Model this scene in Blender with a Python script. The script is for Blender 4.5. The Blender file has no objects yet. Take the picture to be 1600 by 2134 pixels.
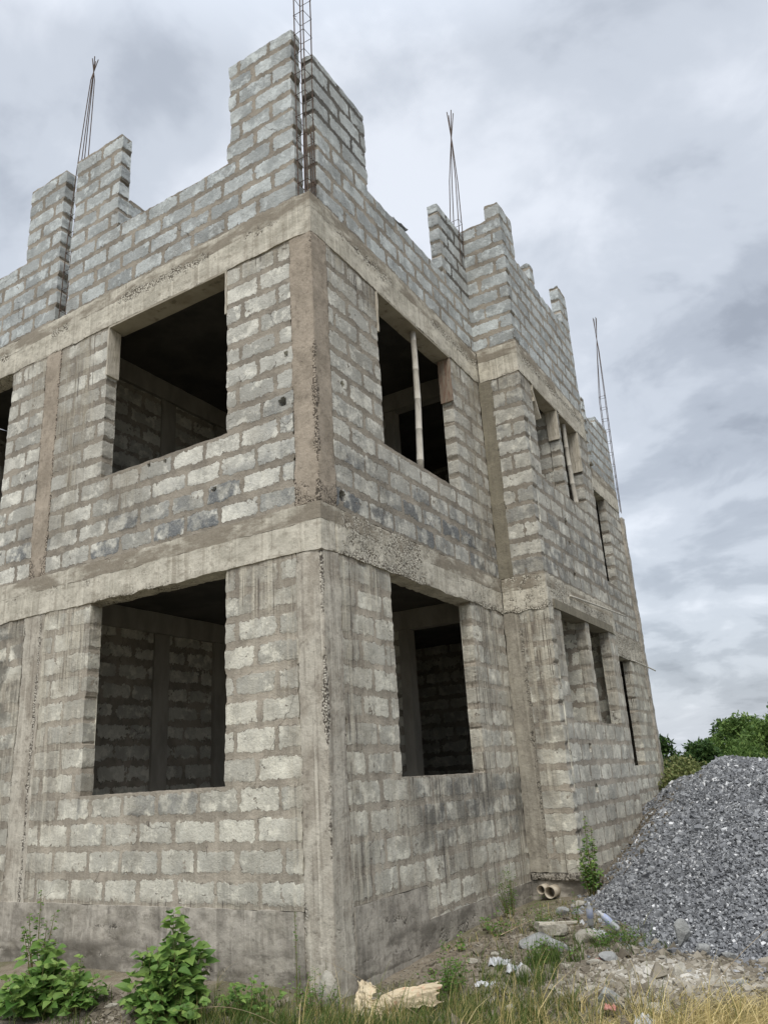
import bpy, math, random
import numpy as np
from mathutils import Matrix, Vector

# ------------------------------------------------------------------ camera, world, sun, exposure
scn = bpy.context.scene
C = bpy.data.collections.new("scene"); scn.collection.children.link(C)
cam_d = bpy.data.cameras.new("camera"); cam = bpy.data.objects.new("camera", cam_d); C.objects.link(cam)
scn.camera = cam
cam_d.sensor_fit = 'VERTICAL'; cam_d.sensor_height = 36.0
cam_d.lens = 1669.3 / 2134 * 36.0
cam_d.clip_end = 3000; cam_d.clip_start = 0.05
_r = Vector((0.84666403, 0.52892024, -0.05833868)); _u = Vector((0.2155977, -0.24073661, 0.94634218)); _f = Vector((-0.48649527, 0.81381157, 0.31785702))
cam.matrix_world = Matrix(((_r.x, _u.x, -_f.x, 4.14905), (_r.y, _u.y, -_f.y, -5.78015), (_r.z, _u.z, -_f.z, 0.97581), (0, 0, 0, 1)))
scn.view_settings.view_transform = 'Standard'; scn.view_settings.look = 'None'
scn.view_settings.gamma = 1.0; scn.view_settings.use_curve_mapping = False
scn.view_settings.exposure = 0.72
SUN_EL, SUN_AZ = math.radians(52), math.radians(150)      # azimuth clockwise from +Y

world = bpy.data.worlds.new("World"); scn.world = world; world.use_nodes = True
def build_world():
    nt = world.node_tree; N = nt.nodes; Lk = nt.links; N.clear()
    def n(t, **k):
        o = N.new(t)
        for a, b in k.items(): setattr(o, a, b)
        return o
    sky = n('ShaderNodeTexSky', sky_type='NISHITA', sun_disc=False, sun_elevation=SUN_EL, sun_rotation=SUN_AZ, air_density=1.3, dust_density=3.0)
    skym = n('ShaderNodeMixRGB', blend_type='MULTIPLY'); skym.inputs[0].default_value = 1
    skym.inputs[2].default_value = (.1, .1, .1, 1); Lk.new(sky.outputs[0], skym.inputs[1])
    tc = n('ShaderNodeTexCoord'); sep = n('ShaderNodeSeparateXYZ'); Lk.new(tc.outputs['Generated'], sep.inputs[0])
    mx = n('ShaderNodeMath', operation='MAXIMUM'); Lk.new(sep.outputs[2], mx.inputs[0]); mx.inputs[1].default_value = 0.0
    ad = n('ShaderNodeMath', operation='ADD'); Lk.new(mx.outputs[0], ad.inputs[0]); ad.inputs[1].default_value = 0.28
    dx = n('ShaderNodeMath', operation='DIVIDE'); Lk.new(sep.outputs[0], dx.inputs[0]); Lk.new(ad.outputs[0], dx.inputs[1])
    dy = n('ShaderNodeMath', operation='DIVIDE'); Lk.new(sep.outputs[1], dy.inputs[0]); Lk.new(ad.outputs[0], dy.inputs[1])
    cb = n('ShaderNodeCombineXYZ'); Lk.new(dx.outputs[0], cb.inputs[0]); Lk.new(dy.outputs[0], cb.inputs[1]); cb.inputs[2].default_value = CLOUD_SEED
    def noise(scale, detail, rough, dist=0.0, off=0.0):
        m = n('ShaderNodeMapping'); m.inputs['Location'].default_value = (off, off * 1.7, off * .6); Lk.new(cb.outputs[0], m.inputs[0])
        t = n('ShaderNodeTexNoise'); Lk.new(m.outputs[0], t.inputs['Vector'])
        t.inputs['Scale'].default_value = scale; t.inputs['Detail'].default_value = detail
        t.inputs['Roughness'].default_value = rough; t.inputs['Distortion'].default_value = dist
        return t
    n1 = noise(1.7, 6, .52, .35); n2 = noise(4.6, 6, .55, .35, 7.3)
    a = n('ShaderNodeMath', operation='MULTIPLY'); Lk.new(n2.outputs[0], a.inputs[0]); a.inputs[1].default_value = 0.36
    b = n('ShaderNodeMath', operation='MULTIPLY_ADD'); Lk.new(n1.outputs[0], b.inputs[0]); b.inputs[1].default_value = .64; Lk.new(a.outputs[0], b.inputs[2])
    # the sky is lighter toward the west (left) side, darker to the east
    gx = n('ShaderNodeMath', operation='MULTIPLY_ADD'); Lk.new(sep.outputs[0], gx.inputs[0]); gx.inputs[1].default_value = -0.13; Lk.new(b.outputs[0], gx.inputs[2])
    cr = n('ShaderNodeValToRGB'); Lk.new(gx.outputs[0], cr.inputs[0]); cr.color_ramp.interpolation = 'EASE'
    e = cr.color_ramp.elements; e[0].position = .41; e[0].color = (.24, .262, .303, 1)
    e[1].position = .66; e[1].color = (.545, .572, .62, 1)
    for p, c in ((.475, (.315, .342, .388, 1)), (.545, (.41, .44, .488, 1))):
        q = e.new(p); q.color = c
    # brighter overcast dome toward the zenith, above the field of view
    zr = n('ShaderNodeMapRange'); Lk.new(sep.outputs[2], zr.inputs[0])
    zr.inputs[1].default_value = .74; zr.inputs[2].default_value = 1.0; zr.inputs[3].default_value = 1.0; zr.inputs[4].default_value = 2.8
    ml = n('ShaderNodeVectorMath', operation='SCALE'); Lk.new(cr.outputs[0], ml.inputs[0]); Lk.new(zr.outputs[0], ml.inputs['Scale'])
    mix = n('ShaderNodeMixRGB'); mix.inputs[0].default_value = .88; Lk.new(skym.outputs[0], mix.inputs[1]); Lk.new(ml.outputs[0], mix.inputs[2])
    bg = n('ShaderNodeBackground'); Lk.new(mix.outputs[0], bg.inputs[0]); bg.inputs[1].default_value = 1.0
    out = n('ShaderNodeOutputWorld'); Lk.new(bg.outputs[0], out.inputs[0])
CLOUD_SEED = 3.1
build_world()
sun_d = bpy.data.lights.new("sun", 'SUN'); sun = bpy.data.objects.new("sun", sun_d); C.objects.link(sun)
sun_d.energy = 1.5; sun_d.angle = math.radians(35); sun_d.color = (1.0, .955, .88)
_sd = Vector((math.sin(SUN_AZ) * math.cos(SUN_EL), math.cos(SUN_AZ) * math.cos(SUN_EL), math.sin(SUN_EL)))
sun.rotation_euler = _sd.to_track_quat('Z', 'Y').to_euler()

# ------------------------------------------------------------------ helpers
rng = np.random.default_rng(7); random.seed(7)
K = -0.02397                                   # the side facades run 1.4 degrees off square
def _h(ix, iy, iz):
    n = (ix.astype(np.int64) * 374761393 + iy.astype(np.int64) * 668265263 + iz.astype(np.int64) * 2147483647) & 0xffffffff
    n = ((n ^ (n >> 13)) * 1274126177) & 0xffffffff
    n = ((n ^ (n >> 16)) * 2246822519) & 0xffffffff
    return ((n ^ (n >> 15)) & 0xffffff) / float(0xffffff)
def vnoise(x, y, z):
    x, y, z = np.broadcast_arrays(np.asarray(x, float), np.asarray(y, float), np.asarray(z, float))
    ix, iy, iz = np.floor(x), np.floor(y), np.floor(z)
    fx, fy, fz = x - ix, y - iy, z - iz
    ix, iy, iz = ix.astype(np.int64), iy.astype(np.int64), iz.astype(np.int64)
    fx, fy, fz = [t * t * (3 - 2 * t) for t in (fx, fy, fz)]
    r = 0
    for a in (0, 1):
        for b in (0, 1):
            for c in (0, 1):
                w = (fx if a else 1 - fx) * (fy if b else 1 - fy) * (fz if c else 1 - fz)
                r = r + w * _h(ix + a, iy + b, iz + c)
    return r
def fbm(x, y, z, s, o=4, g=.5):
    r = 0; a = 1; t = 0; x, y, z = np.asarray(x) * s, np.asarray(y) * s, np.asarray(z) * s
    for i in range(o):
        r = r + a * (vnoise(x + 17.3 * i, y + 9.1 * i, z + 3.7 * i) - .5); t += a; a *= g; x, y, z = x * 2.03, y * 2.03, z * 2.03
    return r / t * 2
def hash1(r, k=0, s=0):
    r = np.asarray(r); k = np.asarray(k)
    return _h(r + 1000, k + 5000, np.zeros_like(r + k) + s)
def sstep(a, b, x):
    t = np.clip((x - a) / (b - a), 0, 1); return t * t * (3 - 2 * t)

def mesh_obj(name, V, faces, mat, parent=None, attrs=None, smooth=False, loc=None):
    """faces: (n,3|4) int array or list of such arrays"""
    if isinstance(faces, np.ndarray): faces = [faces]
    faces = [f for f in faces if len(f)]
    me = bpy.data.meshes.new(name)
    V = np.asarray(V, np.float32)
    me.vertices.add(len(V)); me.vertices.foreach_set('co', V.ravel())
    nl = sum(f.size for f in faces); npoly = sum(len(f) for f in faces)
    me.loops.add(nl); me.polygons.add(npoly)
    li = np.concatenate([f.ravel() for f in faces]).astype(np.int32)
    tot = np.concatenate([np.full(len(f), f.shape[1]) for f in faces]).astype(np.int32)
    st = np.concatenate([[0], np.cumsum(tot)[:-1]]).astype(np.int32)
    me.loops.foreach_set('vertex_index', li)
    me.polygons.foreach_set('loop_start', st); me.polygons.foreach_set('loop_total', tot)
    me.polygons.foreach_set('use_smooth', np.full(npoly, bool(smooth)))
    me.update(calc_edges=True)
    if smooth == 'angle': me.set_sharp_from_angle(angle=math.radians(32))
    for k, a in (attrs or {}).items():
        at = me.attributes.new(k, 'FLOAT', 'POINT'); at.data.foreach_set('value', np.asarray(a, np.float32).ravel())
    me.materials.append(mat)
    o = bpy.data.objects.new(name, me); C.objects.link(o)
    if parent: o.parent = parent
    if loc is not None: o.location = loc
    return o
def empty(name, loc=(0, 0, 0)):
    o = bpy.data.objects.new(name, None); o.empty_display_size = .2; C.objects.link(o); o.location = loc; return o
def tag(o, label=None, cat=None, group=None, kind=None):
    if label: o['label'] = label
    if cat: o['category'] = cat
    if group: o['group'] = group
    if kind: o['kind'] = kind
    return o

# ------------------------------------------------------------------ materials
def newmat(name):
    m = bpy.data.materials.new(name); m.use_nodes = True
    nt = m.node_tree; nt.nodes.clear()
    out = nt.nodes.new('ShaderNodeOutputMaterial'); b = nt.nodes.new('ShaderNodeBsdfPrincipled')
    nt.links.new(b.outputs[0], out.inputs[0]); b.inputs['Roughness'].default_value = .92
    b.inputs['Specular IOR Level'].default_value = .25
    return m, nt, b
class G:
    def __init__(s, nt): s.nt = nt
    def node(s, t, **k):
        o = s.nt.nodes.new(t)
        for a, b in k.items(): setattr(o, a, b)
        return o
    def set(s, inp, v):
        if hasattr(v, 'is_output') or hasattr(v, 'links'): s.nt.links.new(v, inp)
        else:
            if isinstance(v, tuple) and len(v) == 3 and inp.type == 'RGBA': v = (*v, 1)
            inp.default_value = v
    def pos(s):
        return s.node('ShaderNodeTexCoord').outputs['Object']
    def map(s, v, sc=(1, 1, 1), loc=(0, 0, 0)):
        m = s.node('ShaderNodeMapping'); s.set(m.inputs[0], v); m.inputs['Scale'].default_value = sc; m.inputs['Location'].default_value = loc; return m.outputs[0]
    def noise(s, v, scale, detail=4, rough=.55, dist=0):
        t = s.node('ShaderNodeTexNoise'); s.set(t.inputs['Vector'], v); t.inputs['Scale'].default_value = scale
        t.inputs['Detail'].default_value = detail; t.inputs['Roughness'].default_value = rough; t.inputs['Distortion'].default_value = dist
        return t.outputs[0]
    def voro(s, v, scale, feat='F1', out=0, rnd=1):
        t = s.node('ShaderNodeTexVoronoi', feature=feat); s.set(t.inputs['Vector'], v); t.inputs['Scale'].default_value = scale
        t.inputs['Randomness'].default_value = rnd; return t.outputs[out]
    def math(s, op, a, b=0.0, c=None, clamp=False):
        m = s.node('ShaderNodeMath', operation=op, use_clamp=clamp); s.set(m.inputs[0], a); s.set(m.inputs[1], b)
        if c is not None: s.set(m.inputs[2], c)
        return m.outputs[0]
    def rng(s, v, a, b, c=0., d=1., smooth=True):
        m = s.node('ShaderNodeMapRange', interpolation_type='SMOOTHSTEP' if smooth else 'LINEAR'); s.set(m.inputs[0], v)
        for i, q in enumerate((a, b, c, d)): s.set(m.inputs[i + 1], q)
        return m.outputs[0]
    def mix(s, f, a, b, mode='MIX'):
        m = s.node('ShaderNodeMixRGB', blend_type=mode); s.set(m.inputs[0], f); s.set(m.inputs[1], a); s.set(m.inputs[2], b); return m.outputs[0]
    def attr(s, n):
        a = s.node('ShaderNodeAttribute', attribute_name=n); return a.outputs['Fac']
    def bump(s, hgt, strength, dist, prev=None):
        b = s.node('ShaderNodeBump'); s.set(b.inputs['Height'], hgt); b.inputs['Strength'].default_value = strength; b.inputs['Distance'].default_value = dist
        if prev is not None: s.set(b.inputs['Normal'], prev)
        return b.outputs[0]

def mat_block(name, ca, cb, mortar, smear=.5, washcol=(.40, .365, .29)):
    """hollow-block masonry; the course layout is in the mesh (attributes), the shader gives ragged mortar edges, pores, cement runs"""
    m, nt, b = newmat(name); g = G(nt); P = g.pos()
    bd, br, wash, dark, damp = [g.attr(k) for k in ('bd', 'br', 'wash', 'dark', 'damp')]
    n_edge = g.noise(P, 22, 4, .6); n_sm = g.noise(P, 5.2, 5, .62); n_f = g.noise(P, 75, 3, .6); n_mid = g.noise(P, 9, 5, .6)
    e = g.math('MULTIPLY_ADD', g.math('SUBTRACT', n_edge, .5), .075, bd)
    e = g.math('MULTIPLY_ADD', g.math('MAXIMUM', g.math('SUBTRACT', n_sm, .47), -.05), -.17 * smear, e)
    blk = g.rng(e, -.0015, .0035)
    # block colour
    col = g.mix(g.rng(br, .0, 1., 0., 1., False), ca, cb)
    col = g.mix(g.rng(n_mid, .35, .7, .0, .38), col, tuple(c * .70 for c in ca))
    br2 = g.math('FRACT', g.math('MULTIPLY', br, 7.31))
    col = g.mix(g.rng(br2, .5, 1., 0, .75), col, tuple(c * .66 for c in cb))
    col = g.mix(g.rng(br2, .0, .35, .6, 0), col, tuple(min(1, c * 1.22) for c in ca))
    pores = g.rng(g.voro(P, 52), .12, .26, .0, 1.)
    pm = g.rng(g.noise(P, 7, 4, .6), .47, .60, .0, 1.)
    col = g.mix(g.math('MULTIPLY', g.math('SUBTRACT', 1., pores), g.math('MULTIPLY', pm, .75)), col, (.13, .125, .115))
    col = g.mix(g.rng(n_f, .35, .75, 0., .25), col, (.66, .65, .60))
    col = g.mix(g.rng(g.noise(P, 30, 5, .7), .50, .68, 0., .45), col, tuple(c * .62 for c in ca))
    col = g.mix(g.rng(g.noise(P, 3.1, 6, .68), .47, .60, 0., .55), col, tuple(c * .52 for c in ca))
    col = g.mix(g.rng(g.noise(g.map(P, (1, 1, 1), (7, 3, 5)), 5.5, 6, .7), .50, .62, 0., .7), col, tuple(min(1, c * 1.30) for c in ca))
    # dark blue-grey weathered faces with light chips
    dk = g.math('MULTIPLY', dark, g.rng(g.noise(P, 4.3, 4, .6), .40, .58))
    dk2 = g.math('MULTIPLY', dk, g.rng(br, .25, .55, .25, 1.))
    dkc = g.mix(g.rng(g.noise(P, 60, 3, .7), .5, .66), (.105, .12, .14), (.33, .34, .33))
    col = g.mix(g.math('MULTIPLY', dk2, .85), col, dkc)
    # mortar
    mc = g.mix(g.rng(n_mid, .3, .7), mortar, tuple(c * .74 for c in mortar))
    mc = g.mix(g.rng(g.noise(P, 2.1, 4, .6), .42, .6, .0, .7), mc, tuple(min(1, c * 1.45) for c in mortar))
    mc = g.mix(g.rng(n_f, .5, .8, 0, .4), mc, tuple(min(1, c * 1.5) for c in mortar))
    mc = g.mix(damp, mc, (.075, .075, .072))
    # a cut where the smeared mortar stops, its shadow painted into the colour
    rim = g.math('MULTIPLY', g.rng(g.math('ABSOLUTE', g.math('ADD', e, .0012)), .0, .005, 1., 0.), g.rng(g.noise(P, 13, 3), .45, .62, .0, .8))
    out = g.mix(blk, mc, col)
    out = g.mix(rim, out, tuple(c * .42 for c in mortar))
    wp = g.node('ShaderNodeVectorMath', operation='ADD'); g.set(wp.inputs[0], P); wn = g.node('ShaderNodeTexNoise'); g.set(wn.inputs['Vector'], P); wn.inputs['Scale'].default_value = 5.; wn.inputs['Detail'].default_value = 4
    ws = g.node('ShaderNodeVectorMath', operation='SCALE'); g.set(ws.inputs[0], wn.outputs[1]); ws.inputs['Scale'].default_value = .22; g.set(wp.inputs[1], ws.outputs[0])
    crk = g.math('MULTIPLY', g.rng(g.voro(wp.outputs[0], .8, 'DISTANCE_TO_EDGE'), .0, .0045, 1., 0.), g.rng(g.noise(P, 1.3, 3), .53, .60))
    out = g.mix(g.math('MULTIPLY', crk, .8), out, (.07, .06, .05))
    # cement wash with vertical runs
    S = g.map(P, (9, 9, .55)); S2 = g.map(P, (30, 30, .8))
    st = g.math('MULTIPLY_ADD', g.noise(S2, 1., 3, .6), .5, g.math('MULTIPLY', g.noise(S, 1., 4, .6), .5))
    wc = g.mix(g.rng(st, .40, .62), (.19, .165, .135), washcol)
    wc = g.mix(g.rng(g.noise(P, 5, 5, .65), .45, .75, 0, .5), wc, (.27, .265, .24))
    wf = g.math('MULTIPLY', wash, g.rng(g.math('ADD', g.math('MULTIPLY', g.noise(P, 2.3, 5, .6), .62), g.math('MULTIPLY', st, .38)), .40, .56, .12, 1.))
    out = g.mix(g.math('MULTIPLY', wf, .88, clamp=True), out, wc)
    # thin white lime runs / dark runs
    s3 = g.noise(g.map(P, (26, 26, .35), (4, 2, 1)), 1., 2, .5)
    runs = g.math('MULTIPLY', g.rng(s3, .61, .66), g.math('MULTIPLY', g.rng(wash, .15, .6), g.rng(g.noise(P, 1.7, 2), .45, .6)))
    out = g.mix(g.math('MULTIPLY', runs, .6), out, (.58, .555, .49))
    s4 = g.noise(g.map(P, (34, 34, .4), (9, 5, 3)), 1., 2, .5)
    runs2 = g.math('MULTIPLY', g.rng(s4, .60, .66), g.rng(wash, .3, .8))
    out = g.mix(g.math('MULTIPLY', g.math('MULTIPLY', runs2, g.rng(g.noise(P, 2.4, 3), .44, .56)), .85), out, (.12, .105, .09))
    out = g.mix(g.rng(g.noise(g.map(P, (1, 1, .8), (2, 9, 4)), 1.1, 5, .62), .50, .70, 0, .30), out, (.20, .175, .14))
    # algae / soot stains low on the joints
    out = g.mix(g.math('MULTIPLY', dk, g.math('MULTIPLY', wash, .75)), out, (.115, .11, .095))
    nt.links.new(out, b.inputs['Base Color'])
    hgt = g.math('MULTIPLY_ADD', blk, .12, g.math('MULTIPLY', g.noise(P, 26, 8, .74), 1.0))
    hgt = g.math('MULTIPLY_ADD', g.math('MULTIPLY', g.math('SUBTRACT', 1., pores), pm), -.3, hgt)
    hgt = g.math('MULTIPLY_ADD', rim, -.40, hgt)
    nt.links.new(g.bump(hgt, 1., .016), b.inputs['Normal'])
    return m

def mat_conc(name, ca, cb, dk, grain=(1, 1, 1), streak=0., rough_dark=.45, board=0., joints=()):
    m, nt, b = newmat(name); g = G(nt); P = g.pos()
    ro = g.attr('rough')
    n1 = g.noise(g.map(P, grain), 2.2, 6, .62, .3); n2 = g.noise(g.map(P, grain, (3, 1, 7)), 7., 6, .65); n3 = g.noise(P, 60, 4, .65)
    col = g.mix(g.rng(n1, .38, .62), ca, cb)
    col = g.mix(g.rng(n2, .50, .72, 0, .7), col, dk)
    col = g.mix(g.rng(n3, .55, .8, 0, .35), col, tuple(min(1, c * 1.35) for c in ca))
    if streak:
        st = g.noise(g.map(P, (24, 24, .5)), 1., 4, .6)
        col = g.mix(g.rng(st, .50, .66, 0, streak), col, dk)
        st2 = g.noise(g.map(P, (19, 19, .3), (5, 5, 1)), 1., 3, .6)
        col = g.mix(g.rng(st2, .55, .66, 0, streak), col, tuple(min(1, c * 1.3) for c in ca))
    col = g.mix(g.rng(g.noise(P, 3.5, 7, .7), .46, .64, 0., .6), col, tuple(min(1, c * 1.22) for c in ca))
    col = g.mix(g.rng(g.noise(g.map(P, (1, 1, 1), (5, 8, 2)), 13, 5, .7), .52, .68, 0., .5), col, tuple(c * .8 for c in dk))
    if joints:
        sz = g.node('ShaderNodeSeparateXYZ'); g.set(sz.inputs[0], P); zz = g.math('MULTIPLY_ADD', g.math('SUBTRACT', g.noise(g.map(P, (1, 1, .2)), 2.2, 5, .6), .5), .07, sz.outputs[2])
        for zj in joints:
            d = g.math('SUBTRACT', zz, zj)
            up = g.math('MULTIPLY', g.rng(d, -.004, .008), g.rng(d, .2, .3, 1., 0.))
            col = g.mix(g.math('MULTIPLY', up, g.rng(g.noise(g.map(P, (.5, .5, 1.5), (3, 3, 3)), 3.1, 5, .6), .42, .56, .1, .85)), col, tuple(c * .9 for c in dk))
            ln = g.math('MULTIPLY', g.rng(g.math('ABSOLUTE', d), 0., .007, 1., 0.), g.rng(g.noise(P, 4, 4), .42, .58))
            col = g.mix(ln, col, (.09, .075, .055))
    # honeycombed aggregate patches
    v = g.voro(g.mix(.06, P, g.node('ShaderNodeTexNoise').outputs[1]), 55, 'F1', 0)
    hm = g.rng(g.math('ADD', ro, g.math('MULTIPLY', g.math('SUBTRACT', g.noise(P, 9, 6, .72), .5), 2.0)), .40, .75)
    agg = g.mix(g.rng(g.math('MULTIPLY', v, g.math('MULTIPLY_ADD', g.noise(P, 28, 3), 1.1, .5)), .30, .75), tuple(min(1, c * 1.08) for c in ca), tuple(c * (1 - rough_dark) for c in dk))
    col = g.mix(hm, col, agg)
    pits = g.rng(g.voro(P, 30, 'F1', 0), .07, .12, 1., 0.)
    pits = g.math('MULTIPLY', pits, g.rng(g.noise(P, 5, 2), .5, .6))
    col = g.mix(g.math('MULTIPLY', pits, .8), col, (.06, .05, .04))
    nt.links.new(col, b.inputs['Base Color'])
    h = g.math('MULTIPLY_ADD', hm, g.math('MULTIPLY', v, -.7), g.math('MULTIPLY', g.noise(P, 20, 8, .72), .9))
    h = g.math('MULTIPLY_ADD', pits, -.5, h)
    if board:
        w = g.noise(g.map(P, (.35, .35, 13)), 1., 2, .5); h = g.math('MULTIPLY_ADD', w, board, h)
    nt.links.new(g.bump(h, .85, .016), b.inputs['Normal'])
    return m

def mat_simple(name, ca, cb, scale=8, rough=.9, bumps=.4, bd=.01, stretch=(1, 1, 1), spec=.25, dk=None, metal=0):
    m, nt, b = newmat(name); g = G(nt); P = g.map(g.pos(), stretch)
    col = g.mix(g.rng(g.noise(P, scale, 6, .62, .2), .35, .65), ca, cb)
    if dk: col = g.mix(g.rng(g.noise(P, scale * 2.7, 4, .6), .55, .72, 0, .8), col, dk)
    nt.links.new(col, b.inputs['Base Color']); b.inputs['Roughness'].default_value = rough
    b.inputs['Specular IOR Level'].default_value = spec; b.inputs['Metallic'].default_value = metal
    if bumps: nt.links.new(g.bump(g.noise(P, scale * 4, 6, .65), bumps, bd), b.inputs['Normal'])
    return m

def mat_attr(name, stops, rough=.8, transl=0., noise_amt=.25, spec=.2, nscale=30):
    """colour from per-piece random attribute 'rnd'"""
    m, nt, b = newmat(name); g = G(nt)
    r = g.attr('rnd'); cr = g.node('ShaderNodeValToRGB'); g.set(cr.inputs[0], r)
    e = cr.color_ramp.elements
    while len(e) < len(stops): e.new(.5)
    for i, (p, c) in enumerate(stops): e[i].position = p; e[i].color = (*c, 1)
    col = cr.outputs[0]
    if noise_amt: col = g.mix(g.rng(g.noise(g.pos(), nscale, 3), .35, .7, 0, noise_amt), col, (.02, .02, .015))
    nt.links.new(col, b.inputs['Base Color']); b.inputs['Roughness'].default_value = rough; b.inputs['Specular IOR Level'].default_value = spec
    if transl:
        out = [n for n in nt.nodes if n.type == 'OUTPUT_MATERIAL'][0]
        t = g.node('ShaderNodeBsdfTranslucent'); nt.links.new(col, t.inputs[0])
        mx = g.node('ShaderNodeMixShader'); mx.inputs[0].default_value = transl
        nt.links.new(b.outputs[0], mx.inputs[1]); nt.links.new(t.outputs[0], mx.inputs[2]); nt.links.new(mx.outputs[0], out.inputs[0])
    return m

M = {}
M['blk_low'] = mat_block('weathered_block_masonry', (.77, .75, .645), (.64, .63, .555), (.385, .345, .285), .55, (.59, .55, .45))
M['blk_up'] = mat_block('grey_block_masonry', (.68, .67, .60), (.54, .54, .495), (.30, .27, .225), .50)
M['blk_par'] = mat_block('fresh_block_masonry', (.54, .58, .58), (.43, .46, .465), (.30, .27, .225), .42)
M['beam'] = mat_conc('ring_beam_concrete', (.60, .57, .485), (.45, .425, .355), (.26, .225, .175), (.5, .5, 1.8), .45, .5, .2, (6.86, 3.33))
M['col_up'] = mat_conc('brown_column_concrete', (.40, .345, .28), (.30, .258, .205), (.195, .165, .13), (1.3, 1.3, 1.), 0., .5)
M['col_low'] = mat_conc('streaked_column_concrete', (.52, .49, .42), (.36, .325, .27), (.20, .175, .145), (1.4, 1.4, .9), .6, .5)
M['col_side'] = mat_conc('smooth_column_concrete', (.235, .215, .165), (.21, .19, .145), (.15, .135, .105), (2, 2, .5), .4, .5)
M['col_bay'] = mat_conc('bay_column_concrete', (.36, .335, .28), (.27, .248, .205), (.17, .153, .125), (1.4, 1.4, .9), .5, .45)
M['plinth'] = mat_conc('plinth_concrete', (.44, .41, .355), (.29, .268, .23), (.17, .155, .13), (.9, .9, 1.3), 0.4, .4, 0., (-.56,))
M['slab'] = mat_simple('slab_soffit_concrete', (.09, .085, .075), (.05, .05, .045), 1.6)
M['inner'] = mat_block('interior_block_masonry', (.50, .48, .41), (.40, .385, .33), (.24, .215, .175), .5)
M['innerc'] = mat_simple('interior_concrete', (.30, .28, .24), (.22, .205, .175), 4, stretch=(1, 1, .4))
M['board'] = mat_simple('weathered_board', (.58, .54, .46), (.42, .385, .31), 6, .85, .25, .003, (6, 6, .6), dk=(.12, .10, .08))
M['board_red'] = mat_simple('red_brown_board', (.23, .15, .11), (.30, .255, .20), 5, .85, .6, .006, (5, 5, .7), dk=(.10, .06, .045))
M['soffit'] = mat_simple('plywood_soffit', (.40, .37, .30), (.30, .27, .21), 3, .85, .5, .006, (1, 1, 1), dk=(.16, .14, .11))
M['bamboo'] = mat_simple('bleached_bamboo', (.60, .58, .52), (.47, .44, .38), 7, .7, .3, .004, (3, 3, .4), dk=(.24, .21, .17))
M['steel'] = mat_simple('rusty_steel', (.085, .07, .062), (.14, .095, .07), 40, .75, .3, .002, metal=.3)
M['pvc'] = mat_simple('dusty_pvc', (.52, .47, .38), (.36, .31, .24), 12, .6, .2, .003)
M['pvc_in'] = mat_simple('pvc_bore_dirt', (.05, .035, .025), (.09, .06, .04), 12, .9, 0)
M['tank'] = mat_simple('black_tank_plastic', (.018, .019, .022), (.03, .031, .035), 5, .45, .1, .004, spec=.5)
M['zinc'] = mat_simple('grey_sheet', (.30, .31, .31), (.20, .20, .20), 9, .5, .2)
M['rock'] = mat_simple('concrete_rubble', (.46, .44, .38), (.33, .31, .26), 9, .95, .8, .02, dk=(.20, .18, .15))
M['rock_grey'] = mat_simple('grey_rubble', (.36, .37, .36), (.26, .265, .26), 9, .95, .8, .02, dk=(.16, .16, .155))
M['sack'] = mat_simple('paper_sack', (.62, .53, .37), (.50, .42, .29), 6, .75, .5, .008, dk=(.58, .33, .22))
M['sack_in'] = mat_simple('paper_sack_pale_ply', (.62, .53, .38), (.52, .43, .29), 6, .75, .5, .008)
M['plastic_w'] = mat_simple('white_plastic_film', (.58, .59, .60), (.42, .44, .46), 14, .35, .5, .006, spec=.5)
M['plastic_b'] = mat_simple('blue_plastic_film', (.36, .43, .66), (.60, .64, .74), 14, .35, .5, .006, spec=.5)
M['plastic_p'] = mat_simple('pink_plastic_film', (.52, .22, .18), (.46, .28, .23), 14, .4, .4, .006)
M['stone'] = mat_attr('crushed_granite', [(0, (.10, .105, .113)), (.35, (.19, .198, .212)), (.7, (.30, .312, .326)), (.9, (.44, .452, .462)), (1, (.72, .73, .74))], .75, 0, .12, .35, 90)
M['debris'] = mat_attr('pale_debris', [(0, (.15, .13, .10)), (.4, (.27, .24, .19)), (.75, (.42, .395, .34)), (1, (.68, .66, .61))], .95, 0, .2)
M['grass'] = mat_attr('grass_blades', [(0, (.055, .105, .022)), (.45, (.12, .17, .045)), (.62, (.27, .245, .09)), (.82, (.58, .47, .21)), (1, (.78, .66, .36))], .7, .3, .0)
M['leaf'] = mat_attr('broad_leaves', [(0, (.05, .13, .022)), (.5, (.125, .24, .05)), (1, (.28, .40, .10))], .55, .3, .1, .35)
M['leaf2'] = mat_attr('small_weed_leaves', [(0, (.05, .12, .02)), (.5, (.095, .19, .035)), (1, (.18, .28, .06))], .6, .3, .1, .3)
M['stem'] = mat_simple('green_stem', (.13, .16, .05), (.17, .13, .06), 20, .8, 0)
M['twig'] = mat_simple('dry_twig', (.40, .33, .22), (.26, .20, .13), 20, .85, .3)
M['bark'] = mat_simple('tree_bark', (.13, .105, .075), (.08, .065, .05), 12, .95, .7, .02)
for i, (a, b_, c) in enumerate((((.03, .07, .022), (.065, .125, .036), (.12, .19, .055)), ((.055, .11, .028), (.12, .20, .05), (.21, .29, .085)), ((.10, .135, .045), (.19, .225, .08), (.34, .33, .15)))):
    M['tree%d' % i] = mat_attr('tree_foliage_%s' % ('dark', 'fresh', 'olive')[i], [(0, a), (.55, b_), (1, c)], .7, .25, 0, .25)

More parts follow.
